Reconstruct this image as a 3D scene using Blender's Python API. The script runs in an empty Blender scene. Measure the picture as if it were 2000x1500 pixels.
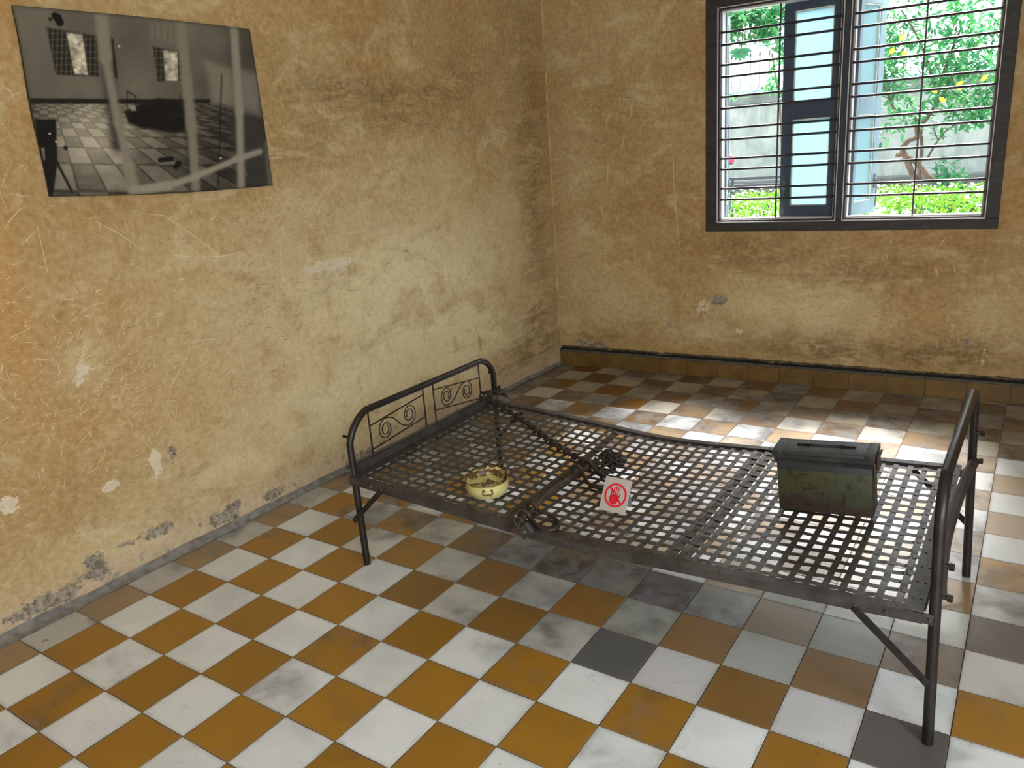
import bpy, bmesh, math, random
import numpy as np
from mathutils import Vector, Matrix, noise as mnoise

random.seed(7)
scene = bpy.context.scene
COL = scene.collection
PI = math.pi

# ------------------------------------------------------------------ camera
cam_d = bpy.data.cameras.new('camera')
cam = bpy.data.objects.new('camera', cam_d)
COL.objects.link(cam)
cam_d.sensor_fit = 'HORIZONTAL'
cam_d.sensor_width = 36.0
cam_d.lens = 1512.302525 * 36.0 / 2000.0
cam_d.clip_start = 0.05
cam_d.clip_end = 200
Rm = ((0.8304915351980574, 0.5523505982297727, -0.07205988203977323),
      (0.1032641529619599, -0.27978717113159046, -0.9544923538631576),
      (-0.5473758532100432, 0.7852566176132452, -0.28939889394602547))
rx, ry, rz_ = Vector(Rm[0]), -Vector(Rm[1]), -Vector(Rm[2])
cam.matrix_world = Matrix(((rx.x, ry.x, rz_.x, 2.860394), (rx.y, ry.y, rz_.y, -0.921463),
                           (rx.z, ry.z, rz_.z, 1.50985), (0, 0, 0, 1)))
scene.camera = cam

# ------------------------------------------------------------------ view
scene.view_settings.view_transform = 'Standard'
scene.view_settings.look = 'None'
scene.view_settings.gamma = 1.0
scene.view_settings.use_curve_mapping = False
scene.view_settings.exposure = 0.0

# ------------------------------------------------------------------ sky, sun, daylight through the openings
world = bpy.data.worlds.new('sky')
scene.world = world
world.use_nodes = True
wn = world.node_tree
wn.nodes.clear()
w_out = wn.nodes.new('ShaderNodeOutputWorld')
w_bg = wn.nodes.new('ShaderNodeBackground')
w_ns = wn.nodes.new('ShaderNodeTexNoise')
w_ns.inputs['Scale'].default_value = 2.2
w_ns.inputs['Detail'].default_value = 4
w_rp = wn.nodes.new('ShaderNodeValToRGB')
w_rp.color_ramp.elements[0].position = 0.35
w_rp.color_ramp.elements[0].color = (0.72, 0.9, 1.0, 1)
w_rp.color_ramp.elements[1].position = 0.6
w_rp.color_ramp.elements[1].color = (1.0, 1.0, 1.0, 1)
w_bg.inputs['Strength'].default_value = 5.0
wn.links.new(w_ns.outputs['Fac'], w_rp.inputs['Fac'])
wn.links.new(w_rp.outputs['Color'], w_bg.inputs['Color'])
wn.links.new(w_bg.outputs['Background'], w_out.inputs['Surface'])


def lamp_area(name, loc, target, sx, sy, power, color):
    d = bpy.data.lights.new(name, 'AREA')
    d.shape = 'RECTANGLE'
    d.size = sx
    d.size_y = sy
    d.energy = power
    d.color = color
    o = bpy.data.objects.new(name, d)
    COL.objects.link(o)
    o.location = loc
    o.rotation_euler = (Vector(target) - Vector(loc)).to_track_quat('-Z', 'Y').to_euler()
    return o


sun_d = bpy.data.lights.new('sun', 'SUN')
sun_d.energy = 38
sun_d.angle = math.radians(29)
sun_d.color = (1.0, 0.97, 0.92)
sun = bpy.data.objects.new('sun', sun_d)
COL.objects.link(sun)
sun_dir = Vector((-0.10, -1.0, -1.28))      # travels from the court through the window, down to the floor
sun.rotation_euler = sun_dir.to_track_quat('-Z', 'Y').to_euler()

# daylight entering by the windows and the door behind and beside the camera
lamp_area('daylight_back_door', (3.9, -2.55, 1.2), (2.6, 0, 0.2), 1.0, 2.1, 16, (0.82, 0.92, 1.0))
lamp_area('daylight_right_window', (4.52, -1.0, 1.6), (0.0, -0.2, 0.6), 1.9, 1.5, 70, (0.82, 0.92, 1.0))
pt = lamp_area('daylight_far_window', (1.91, 3.98, 1.62), (1.91, 0, 1.62), 1.45, 1.25, 1, (1, 1, 1))
pt.data.cycles.is_portal = True


# ------------------------------------------------------------------ material helpers
class NT:
    def __init__(self, name):
        self.m = bpy.data.materials.new(name)
        self.m.use_nodes = True
        self.t = self.m.node_tree
        self.b = self.t.nodes['Principled BSDF']
        self.tc = self.t.nodes.new('ShaderNodeTexCoord').outputs['Object']

    def lk(self, a, b):
        self.t.links.new(a, b)

    def val(self, x, sock):
        if isinstance(x, (int, float)):
            sock.default_value = x
        elif isinstance(x, tuple):
            sock.default_value = (x + (1,)) if (len(x) == 3 and len(sock.default_value) == 4) else x
        else:
            self.lk(x, sock)

    def map(self, scale=(1, 1, 1), rot=(0, 0, 0), loc=(0, 0, 0), src=None):
        n = self.t.nodes.new('ShaderNodeMapping')
        n.inputs['Scale'].default_value = scale
        n.inputs['Rotation'].default_value = rot
        n.inputs['Location'].default_value = loc
        self.lk(src if src is not None else self.tc, n.inputs['Vector'])
        return n.outputs['Vector']

    def noise(self, scale, detail=4, rough=0.55, dist=0.0, vec=None, col=False):
        n = self.t.nodes.new('ShaderNodeTexNoise')
        n.inputs['Scale'].default_value = scale
        n.inputs['Detail'].default_value = detail
        n.inputs['Roughness'].default_value = rough
        n.inputs['Distortion'].default_value = dist
        self.lk(vec if vec is not None else self.tc, n.inputs['Vector'])
        return n.outputs['Color' if col else 'Fac']

    def math(self, op, a, b=0.0, c=None, clamp=False):
        n = self.t.nodes.new('ShaderNodeMath')
        n.operation = op
        n.use_clamp = clamp
        self.val(a, n.inputs[0])
        self.val(b, n.inputs[1])
        if c is not None:
            self.val(c, n.inputs[2])
        return n.outputs[0]

    def step(self, x, a, b):
        n = self.t.nodes.new('ShaderNodeMapRange')
        n.interpolation_type = 'SMOOTHSTEP'
        self.lk(x, n.inputs['Value'])
        n.inputs['From Min'].default_value = a
        n.inputs['From Max'].default_value = b
        return n.outputs['Result']

    def mix(self, f, a, b, mode='MIX'):
        n = self.t.nodes.new('ShaderNodeMix')
        n.data_type = 'RGBA'
        n.blend_type = mode
        self.val(f, n.inputs[0])
        self.val(a, n.inputs[6])
        self.val(b, n.inputs[7])
        return n.outputs[2]

    def attr(self, name, out='Fac'):
        n = self.t.nodes.new('ShaderNodeAttribute')
        n.attribute_name = name
        return n.outputs[out]

    def sep(self, vec=None):
        n = self.t.nodes.new('ShaderNodeSeparateXYZ')
        self.lk(vec if vec is not None else self.tc, n.inputs[0])
        return n.outputs

    def bump(self, h, strength=0.3, dist=0.01, prev=None):
        n = self.t.nodes.new('ShaderNodeBump')
        n.inputs['Strength'].default_value = strength
        n.inputs['Distance'].default_value = dist
        self.lk(h, n.inputs['Height'])
        if prev is not None:
            self.lk(prev, n.inputs['Normal'])
        return n.outputs['Normal']

    def line(self, n, w):
        """thin contour line of a noise value"""
        d = self.math('ABSOLUTE', self.math('SUBTRACT', n, 0.5))
        return self.math('SUBTRACT', 1.0, self.step(d, w * 0.4, w))

    def out(self, col=None, rough=None, normal=None, metal=None, spec=None):
        if col is not None:
            self.val(col, self.b.inputs['Base Color'])
        if rough is not None:
            self.val(rough, self.b.inputs['Roughness'])
        if normal is not None:
            self.lk(normal, self.b.inputs['Normal'])
        if metal is not None:
            self.val(metal, self.b.inputs['Metallic'])
        if spec is not None:
            self.val(spec, self.b.inputs['Specular IOR Level'])
        return self.m


def S(r, g, b):
    f = lambda c: (c / 255 / 12.92) if c / 255 <= 0.04045 else ((c / 255 + 0.055) / 1.055) ** 2.4
    return (f(r), f(g), f(b))


def simple(name, col, rough=0.6, metal=0.0, var=0.25, scale=12, bump=0.0, spec=0.5):
    n = NT(name)
    v = n.noise(scale, 5)
    dark = tuple(c * (1 - var) for c in col)
    lite = tuple(min(1, c * (1 + var)) for c in col)
    c = n.mix(n.step(v, 0.3, 0.7), dark, lite)
    nr = n.bump(n.noise(scale * 6, 3), bump, 0.002) if bump else None
    return n.out(c, rough, nr, metal, spec)


def mat_plaster(name):
    n = NT(name)
    big = n.noise(1.3, 5, 0.6, 0.6)
    mid = n.noise(6, 6, 0.65, 0.4)
    fine = n.noise(40, 6, 0.7)
    patch = n.noise(3.2, 7, 0.62, 1.2, vec=n.map((1, 1, 1.6)))
    ochre, cream, rich = S(174, 146, 98), S(204, 186, 144), S(160, 125, 72)
    c = n.mix(n.step(big, 0.38, 0.62), rich, ochre)
    c = n.mix(n.math('MULTIPLY', n.step(patch, 0.5, 0.68), 0.55), c, cream)
    c = n.mix(n.math('MULTIPLY', n.attr('o'), 0.8, clamp=True), c, S(178, 128, 62))
    # cream paint, broken by noise; near the headboard partly window light painted in
    ca = n.math('MULTIPLY', n.attr('c'), n.step(n.math('ADD', n.math('MULTIPLY', mid, 0.7), n.math('MULTIPLY', patch, 0.4)), 0.30, 0.60), clamp=True)
    c = n.mix(ca, c, S(219, 205, 163))
    # rubbed brown stains
    streak = n.noise(7, 7, 0.7, 0.5, vec=n.map((1, 0.7, 3.0)))
    ba = n.math('MULTIPLY', n.attr('b'), n.step(streak, 0.36, 0.62), clamp=True)
    ba = n.math('MAXIMUM', ba, n.math('MULTIPLY', n.step(n.noise(2.3, 8, 0.7, 0.8, vec=n.map((1, 0.8, 2.4), loc=(3, 1, 2))), 0.57, 0.72), 0.4))
    c = n.mix(n.math('MULTIPLY', ba, 0.85), c, S(112, 86, 50))
    # pale band and exposed render near the floor
    z = n.sep()[2]
    low = n.math('SUBTRACT', 1.0, n.step(n.math('ADD', z, n.math('MULTIPLY', n.math('SUBTRACT', mid, 0.5), 0.16)), 0.05, 0.17))
    low = n.math('MULTIPLY', low, n.attr('low'))
    c = n.mix(n.math('MULTIPLY', low, 0.75), c, S(196, 176, 150))
    gn = n.math('ADD', n.math('MULTIPLY', n.noise(7, 6, 0.7, 0.4), 0.75), n.math('MULTIPLY', n.noise(30, 5, 0.7, 0.3), 0.45))
    gn = n.math('SUBTRACT', n.math('MULTIPLY', gn, 1.3), 0.26)
    ga = n.step(n.math('ADD', n.attr('g'), n.math('MULTIPLY', n.math('SUBTRACT', gn, 0.5), 2.3)), 0.44, 0.54)
    ga = n.math('MULTIPLY', ga, n.step(n.attr('g'), 0.02, 0.2))
    spk = n.math('MULTIPLY', n.math('MULTIPLY', low, n.step(n.noise(13, 7, 0.75, 0.5), 0.55, 0.62)), 0.75)
    ga = n.math('MAXIMUM', ga, spk)
    gcol = n.mix(n.step(fine, 0.35, 0.6), S(96, 88, 80), S(150, 142, 132))
    c = n.mix(ga, c, gcol)
    wa = n.step(n.math('ADD', n.attr('w'), n.math('MULTIPLY', n.math('SUBTRACT', gn, 0.5), 2.0)), 0.46, 0.54)
    wa = n.math('MULTIPLY', wa, n.step(n.attr('w'), 0.02, 0.2))
    c = n.mix(wa, c, S(214, 200, 176))
    # scratches
    m1 = n.step(n.noise(1.7, 3, 0.5, vec=n.map(loc=(5, 2, 1))), 0.46, 0.62)
    s1 = n.math('MULTIPLY', n.line(n.noise(4.0, 2, 0.5, 0.2, vec=n.map((1, 3.4, 1.0), rot=(0.5, 0.0, 0.6))), 0.0035), m1)
    m2 = n.step(n.noise(2.2, 3, 0.5, vec=n.map(loc=(1, 7, 4))), 0.5, 0.66)
    s2 = n.math('MULTIPLY', n.line(n.noise(5.0, 2, 0.5, 0.6, vec=n.map((1, 1.0, 2.6), rot=(-0.3, 0.2, 0.2))), 0.0035), m2)
    m3 = n.step(n.noise(3.1, 2, 0.5, vec=n.map(loc=(9, 3, 2))), 0.5, 0.6)
    s3 = n.math('MULTIPLY', n.line(n.noise(11, 3, 0.5, 1.0, vec=n.map((1, 1.3, 1.0), rot=(1.2, 0, 0))), 0.006), m3)
    fl = n.step(n.noise(75, 3, 0.6), 0.68, 0.72)
    fm = n.step(n.noise(2.8, 3, vec=n.map(loc=(2, 8, 1))), 0.5, 0.64)
    sc = n.math('MAXIMUM', n.math('MAXIMUM', s1, s2), n.math('MAXIMUM', s3, n.math('MULTIPLY', fl, fm)))
    c = n.mix(n.math('MULTIPLY', sc, 0.22), c, S(232, 218, 182))
    # dark pits and ragged edge at the foot of the wall
    c = n.mix(n.math('MULTIPLY', n.step(n.noise(55, 2), 0.74, 0.78), 0.5), c, S(90, 66, 38))
    ka = n.step(n.math('ADD', n.attr('k'), n.math('MULTIPLY', n.math('SUBTRACT', gn, 0.5), 1.1)), 0.45, 0.52)
    ka = n.math('MULTIPLY', ka, n.step(n.attr('k'), 0.02, 0.25))
    c = n.mix(ka, c, S(30, 26, 20))
    mott = n.noise(13, 7, 0.72, 0.4, vec=n.map((1, 0.9, 1.5)))
    c = n.mix(n.math('MULTIPLY', n.step(mott, 0.5, 0.74), 0.24), c, S(128, 98, 56))
    c = n.mix(n.math('MULTIPLY', n.step(n.noise(19, 6, 0.7, 0.3, vec=n.map((1, 1.6, 0.8), loc=(4, 4, 4))), 0.54, 0.74), 0.2), c, S(218, 202, 160))
    c = n.mix(0.16, c, n.mix(n.step(fine, 0.3, 0.7), S(104, 80, 46), S(240, 222, 180)))
    nr = n.bump(n.math('ADD', n.math('MULTIPLY', mid, 1.0), n.math('MULTIPLY', streak, 0.6)), 0.35, 0.02)
    nr = n.bump(fine, 0.25, 0.003, nr)
    nr = n.bump(n.math('ADD', ga, wa), -0.5, 0.003, nr)
    return n.out(c, 0.75, nr, spec=0.25)


def mat_tile():
    n = NT('cement_tile')
    base = n.attr('tile', 'Color')
    off = n.t.nodes.new('ShaderNodeVectorMath')
    off.operation = 'ADD'
    n.lk(n.tc, off.inputs[0])
    n.lk(n.attr('rnd', 'Vector'), off.inputs[1])
    v = off.outputs[0]
    blot = n.noise(5.0, 5, 0.55, 0.35, vec=v)
    blot2 = n.noise(12.0, 6, 0.6, 0.5, vec=v)
    soft = n.noise(5.0, 3, 0.5, 0.3, vec=v)
    st = n.attr('stain')
    c = n.mix(n.math('MULTIPLY', n.step(soft, 0.35, 0.7), 0.22), base, n.mix(0.55, base, (0.0, 0.0, 0.0)))
    # dark grey-blue burns and wear, only where the tile carries them
    f = n.step(n.math('ADD', blot, n.math('MULTIPLY', st, 0.34)), 0.56, 0.86)
    f = n.math('MULTIPLY', f, n.step(st, 0.02, 0.25))
    c = n.mix(n.math('MULTIPLY', f, 0.72), c, n.mix(n.step(blot2, 0.4, 0.6), S(72, 68, 66), S(120, 124, 132)))
    # tile edge dirt: uv runs 0..1 across each tile
    uvn = n.t.nodes.new('ShaderNodeUVMap').outputs[0]
    sx = n.sep(uvn)
    ex = n.math('MINIMUM', n.math('MINIMUM', sx[0], n.math('SUBTRACT', 1.0, sx[0])),
                n.math('MINIMUM', sx[1], n.math('SUBTRACT', 1.0, sx[1])))
    edge = n.math('SUBTRACT', 1.0, n.step(n.math('ADD', ex, n.math('MULTIPLY', n.math('SUBTRACT', blot2, 0.5), 0.16)), 0.0, 0.07))
    c = n.mix(n.math('MULTIPLY', edge, 0.30), c, S(120, 108, 92))
    veins = n.math('MULTIPLY', n.line(n.noise(9, 4, 0.5, 1.5, vec=v), 0.012), n.step(n.noise(6, 2, vec=v), 0.5, 0.6))
    c = n.mix(n.math('MULTIPLY', veins, 0.14), c, S(110, 100, 88))
    sp = n.step(n.noise(38, 2, 0.5, vec=v), 0.74, 0.78)
    c = n.mix(n.math('MULTIPLY', sp, 0.5), c, S(90, 80, 66))
    r = n.math('ADD', 0.23, n.math('MULTIPLY', n.noise(11, 5, 0.6, vec=v), 0.24))
    nr = n.bump(n.noise(9, 3, vec=v), 0.08, 0.01)
    nr = n.bump(n.noise(120, 3, vec=v), 0.05, 0.002, nr)
    return n.out(c, r, nr, spec=0.55)


def mat_metal(name, a, b, rough=0.5, rust=0.3, rustcol=None):
    n = NT(name)
    v = n.noise(18, 6, 0.65)
    c = n.mix(n.step(v, 0.35, 0.65), a, b)
    r = n.step(n.noise(35, 6, 0.7, 0.5), 0.56, 0.72)
    c = n.mix(n.math('MULTIPLY', r, rust), c, rustcol or S(94, 62, 44))
    nr = n.bump(n.noise(160, 4, 0.7), 0.35, 0.0015)
    ro = n.math('ADD', rough - 0.1, n.math('MULTIPLY', n.noise(60, 4), 0.25))
    return n.out(c, ro, nr, 0.35, 0.5)


def mat_wood():
    n = NT('weathered_dark_wood')
    v = n.noise(6, 6, 0.7, 0.3, vec=n.map((0.6, 6, 6)))
    w = n.noise(30, 6, 0.7)
    c = n.mix(n.step(v, 0.3, 0.7), S(32, 29, 30), S(52, 47, 46))
    c = n.mix(n.math('MULTIPLY', n.step(w, 0.56, 0.76), 0.5), c, S(104, 96, 88))
    return n.out(c, 0.6, n.bump(v, 0.4, 0.005))


M_WALL = mat_plaster('ochre_plaster')
M_TILE = mat_tile()
M_GROUT = simple('grout', S(92, 84, 74), 0.85, var=0.3)
M_CEIL = simple('white_ceiling_paint', S(222, 214, 196), 0.9, var=0.05)
M_BASE = simple('ochre_base_tile', S(110, 84, 42), 0.45, var=0.25, scale=9)
M_MORTAR = simple('grey_mortar', S(120, 117, 112), 0.85, var=0.3, scale=25, bump=0.5)
M_BLACK = simple('black_gap', S(22, 19, 16), 0.9)
M_BED = mat_metal('bed_steel', S(60, 56, 55), S(80, 76, 74), 0.40, 0.3, S(78, 62, 54))
M_DECK = mat_metal('bed_strap_steel', S(66, 63, 62), S(88, 85, 83), 0.34, 0.3, S(76, 64, 58))
M_TUBE = mat_metal('dark_tube_paint', S(34, 30, 30), S(46, 41, 40), 0.36, 0.2, S(58, 46, 42))
M_CHAIN = mat_metal('rusty_chain_iron', S(42, 36, 32), S(62, 52, 46), 0.5, 0.6, S(96, 62, 46))
M_RUST = mat_metal('rusty_bar_iron', S(58, 48, 40), S(80, 66, 52), 0.5, 0.6, S(92, 60, 42))
M_LOCK = mat_metal('padlock_steel', S(46, 46, 42), S(62, 62, 56), 0.45, 0.4, S(60, 50, 42))
M_WOOD = mat_wood()
M_RIM = simple('pale_window_rebate', S(196, 196, 196), 0.5, var=0.1)
M_BAR = simple('window_bar_black', S(34, 30, 38), 0.5)
M_BLUE = simple('casement_blue_paint', S(58, 72, 90), 0.5, var=0.12, scale=5)
M_BLUE2 = simple('casement_light_paint', S(110, 138, 156), 0.5, var=0.08, scale=5)


def mat_frost():
    n = NT('frosted_pane')
    v = n.noise(4, 5, 0.6, vec=n.map((1, 1, 0.4)))
    n.out(n.mix(v, S(160, 196, 208), S(180, 210, 216)), 0.4)
    n.b.inputs['Transmission Weight'].default_value = 0.0
    # thin milk glass lets the daylight behind it glow through
    t = n.t
    tr = t.nodes.new('ShaderNodeBsdfTranslucent')
    tr.inputs['Color'].default_value = (0.34, 0.46, 0.50, 1)
    mx = t.nodes.new('ShaderNodeMixShader')
    mx.inputs[0].default_value = 0.75
    outn = t.nodes['Material Output']
    t.links.new(n.b.outputs[0], mx.inputs[1])
    t.links.new(tr.outputs[0], mx.inputs[2])
    t.links.new(mx.outputs[0], outn.inputs['Surface'])
    return n.m


M_FROST = mat_frost()


# ------------------------------------------------------------------ mesh helpers
def obj(name, bm, mat, parent=None, smooth=False, loc=None):
    me = bpy.data.meshes.new(name)
    bmesh.ops.recalc_face_normals(bm, faces=bm.faces[:])
    bm.to_mesh(me)
    bm.free()
    if isinstance(mat, (list, tuple)):
        for m in mat:
            me.materials.append(m)
    else:
        me.materials.append(mat)
    if smooth:
        for p in me.polygons:
            p.use_smooth = True
        try:
            me.set_sharp_from_angle(angle=math.radians(40))
        except Exception:
            pass
    o = bpy.data.objects.new(name, me)
    COL.objects.link(o)
    if loc is not None:
        o.location = loc
    if parent is not None:
        o.parent = parent
    return o


def thing(name, label, cat, loc=(0, 0, 0), rotz=0.0, group=None):
    o = bpy.data.objects.new(name, None)
    COL.objects.link(o)
    o.empty_display_size = 0.1
    o.location = loc
    o.rotation_euler = (0, 0, rotz)
    return tag(o, label, cat, group)


def tag(o, label, cat, group=None):
    o['label'] = label
    o['category'] = cat
    if group:
        o['group'] = group
    return o


def struct(o):
    o['kind'] = 'structure'
    return o


def box(bm, x0, y0, z0, x1, y1, z1, bevel=0.0, mi=0, mat=None):
    r = bmesh.ops.create_cube(bm, size=1.0)
    vs = r['verts']
    for v in vs:
        v.co = Vector(((x0 + x1) / 2 + v.co.x * (x1 - x0), (y0 + y1) / 2 + v.co.y * (y1 - y0), (z0 + z1) / 2 + v.co.z * (z1 - z0)))
    if bevel > 0:
        es = list({e for v in vs for e in v.link_edges})
        rb = bmesh.ops.bevel(bm, geom=es, offset=bevel, segments=2, affect='EDGES', profile=0.5)
        vs = list({v for f in rb['faces'] for v in f.verts} | set(v for v in vs if v.is_valid))
    if mat is not None:
        for v in vs:
            v.co = mat @ v.co
    if mi:
        for f in {f for v in vs for f in v.link_faces}:
            f.material_index = mi
    return vs


def bar(bm, a, b, w, t, up=(0, 0, 1), bevel=0.0):
    """flat bar from a to b, width w along the side axis, thickness t along up"""
    a, b = Vector(a), Vector(b)
    d = (b - a)
    L = d.length
    d.normalize()
    s = d.cross(Vector(up))
    if s.length < 1e-6:
        s = Vector((1, 0, 0))
    s.normalize()
    u = s.cross(d)
    m = Matrix.Translation((a + b) / 2) @ Matrix((d, s, u)).transposed().to_4x4()
    return box(bm, -L / 2, -w / 2, -t / 2, L / 2, w / 2, t / 2, bevel, mat=m)


def tube(bm, pts, r, seg=10, closed=False, cap=True):
    pts = [Vector(p) for p in pts]
    n = len(pts)
    rs = r if isinstance(r, (list, tuple)) else [r] * n
    rings = []
    prev = None
    for i, p in enumerate(pts):
        if closed:
            d = (pts[(i + 1) % n] - pts[i - 1]).normalized()
        else:
            d = (pts[min(i + 1, n - 1)] - pts[max(i - 1, 0)]).normalized()
        if prev is None:
            prev = d.orthogonal().normalized()
        s = (prev - d * prev.dot(d))
        s = s.normalized() if s.length > 1e-6 else d.orthogonal().normalized()
        prev = s
        t = d.cross(s)
        rings.append([bm.verts.new(p + (s * math.cos(2 * PI * k / seg) + t * math.sin(2 * PI * k / seg)) * rs[i]) for k in range(seg)])
    m = n if closed else n - 1
    for i in range(m):
        A, B = rings[i], rings[(i + 1) % n]
        sh = 0
        if closed and i == n - 1:
            best = None
            for q in range(seg):
                dd = sum((A[k].co - B[(k + q) % seg].co).length for k in range(seg))
                if best is None or dd < best:
                    best, sh = dd, q
        for k in range(seg):
            bm.faces.new((A[k], A[(k + 1) % seg], B[(k + 1 + sh) % seg], B[(k + sh) % seg]))
    if cap and not closed:
        bm.faces.new(rings[0][::-1])
        bm.faces.new(rings[-1])


def smooth_path(P, sub=8):
    P = [Vector(p) for p in P]
    out = []
    for i in range(len(P) - 1):
        p0 = P[max(i - 1, 0)]
        p1, p2 = P[i], P[i + 1]
        p3 = P[min(i + 2, len(P) - 1)]
        for k in range(sub):
            t = k / sub
            out.append(0.5 * ((2 * p1) + (p2 - p0) * t + (2 * p0 - 5 * p1 + 4 * p2 - p3) * t * t + (-p0 + 3 * p1 - 3 * p2 + p3) * t ** 3))
    out.append(P[-1])
    return out


def rounded(P, rad, seg=10):
    """polyline with filleted corners; rad per inner corner"""
    P = [Vector(p) for p in P]
    out = [P[0]]
    for i in range(1, len(P) - 1):
        r = rad[i - 1]
        a = (P[i - 1] - P[i]).normalized()
        b = (P[i + 1] - P[i]).normalized()
        A, B = P[i] + a * r, P[i] + b * r
        for k in range(seg + 1):
            t = k / seg
            out.append((1 - t) ** 2 * A + 2 * t * (1 - t) * P[i] * 0.5 + 2 * t * (1 - t) * 0.25 * (A + B) + t * t * B)
    out.append(P[-1])
    return out


def lathe(bm, prof, seg=48, center=(0, 0, 0), closed_top=False):
    rings = []
    c = Vector(center)
    for (r, z) in prof:
        rings.append([bm.verts.new(c + Vector((r * math.cos(2 * PI * k / seg), r * math.sin(2 * PI * k / seg), z))) for k in range(seg)])
    for A, B in zip(rings, rings[1:]):
        for k in range(seg):
            bm.faces.new((A[k], A[(k + 1) % seg], B[(k + 1) % seg], B[k]))
    return rings


def rivet(bm, p, r=0.0035, h=0.0018, n=Vector((0, 0, 1))):
    s = n.orthogonal().normalized()
    t = n.cross(s)
    p = Vector(p)
    top = bm.verts.new(p + n * h)
    ring = [bm.verts.new(p + (s * math.cos(k * PI / 3) + t * math.sin(k * PI / 3)) * r) for k in range(6)]
    mid = [bm.verts.new(p + n * h * 0.8 + (s * math.cos(k * PI / 3) + t * math.sin(k * PI / 3)) * r * 0.65) for k in range(6)]
    for k in range(6):
        bm.faces.new((ring[k], ring[(k + 1) % 6], mid[(k + 1) % 6], mid[k]))
        bm.faces.new((mid[k], mid[(k + 1) % 6], top))


# ------------------------------------------------------------------ floor
T = 0.2
XR, YB = 4.6, -2.65
WH = S(222, 228, 232)
OC = S(158, 114, 34)
ov = {  # (along wall, away from wall): (colour, stain)
    (4, 9): (S(92, 94, 96), 0.15), (4, 13): (S(92, 90, 90), 0.05), (7, 14): (S(112, 106, 100), 0.1),
    (5, 10): (S(134, 104, 66), 0.0), (5, 12): (S(134, 106, 70), 0.0), (6, 13): (S(136, 122, 104), 0.55),
    (6, 11): (S(134, 122, 106), 0.25), (6, 12): (S(146, 152, 146), 0.15), (5, 11): (S(170, 174, 172), 0.1),
    (6, 9): (S(96, 92, 92), 0.8), (6, 8): (S(140, 142, 138), 0.9), (6, 10): (S(150, 154, 150), 0.6),
    (5, 9): (S(166, 170, 164), 0.5), (5, 7): (S(188, 190, 182), 0.4), (6, 7): (S(128, 110, 86), 0.9),
    (5, 8): (S(144, 106, 54), 0.1), (5, 6): (S(140, 106, 62), 0.1), (6, 5): (S(130, 100, 60), 0.5),
    (6, 6): (S(150, 154, 150), 0.8), (6, 4): (S(206, 206, 198), 0.6), (5, 5): (S(188, 190, 182), 0.3),
    (5, 4): (S(150, 112, 52), 0.1), (4, 7): (S(132, 98, 46), 0.1), (4, 8): (S(182, 184, 180), 0.45),
    (4, 6): (S(196, 196, 190), 0.35), (5, 3): (S(204, 206, 202), 0.35), (4, 10): (S(196, 198, 200), 0.05), (4, 11): (S(132, 98, 46), 0.0),
    (4, 5): (S(132, 98, 46), 0.05), (4, 12): (S(206, 208, 212), 0.0), (7, 12): (S(196, 200, 194), 0.1),
    (7, 13): (S(196, 200, 196), 0.1), (7, 11): (S(172, 178, 170), 0.1), (6, 14): (S(206, 206, 204), 0.15), (8, 13): (S(150, 126, 96), 0.4),
    (8, 14): (S(206, 208, 206), 0.45), (8, 12): (S(200, 202, 198), 0.3), (9, 14): (S(184, 152, 108), 0.5),
}


def tile_style(i, j):
    rnd = random.Random(i * 131 + j * 7 + 5)
    if (i, j) in ov:
        return ov[(i, j)]
    white = (i + j) % 2 == 0
    k = rnd.uniform(0.93, 1.05)
    stain = 0.0
    if white:
        c = Vector(WH) * k
    else:
        c = Vector(OC) * rnd.uniform(0.86, 1.08)
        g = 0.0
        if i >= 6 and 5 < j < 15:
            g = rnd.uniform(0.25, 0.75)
        if 6 <= i <= 13 and j >= 8:  # window's reflection on the floor painted in as paler ochre tiles
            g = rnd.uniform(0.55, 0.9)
        if 9 <= i <= 14 and j >= 13:  # window sheen beside the bed painted in, paler still
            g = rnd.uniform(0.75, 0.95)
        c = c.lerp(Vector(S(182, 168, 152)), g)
    if j == 0:
        c = c.lerp(Vector(S(150, 140, 122)), 0.55)
        stain = 0.3
    if i >= 6 and j <= 13:
        stain = rnd.uniform(0.15, 0.75)
    if 9 <= i <= 15 and j <= 8:
        stain = rnd.uniform(0.5, 1.0)
        c *= rnd.uniform(0.72, 1.0)
    if i >= 15:      # weak light below the window painted into darker, browner tiles, plus stain
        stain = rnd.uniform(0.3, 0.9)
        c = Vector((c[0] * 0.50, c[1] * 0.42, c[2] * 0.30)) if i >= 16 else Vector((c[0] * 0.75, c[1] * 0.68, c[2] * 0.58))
    if i <= 5:
        stain = max(stain, rnd.choice([0, 0, 0.05, 0.12, 0.2]))
    return (tuple(c), stain)


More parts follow.
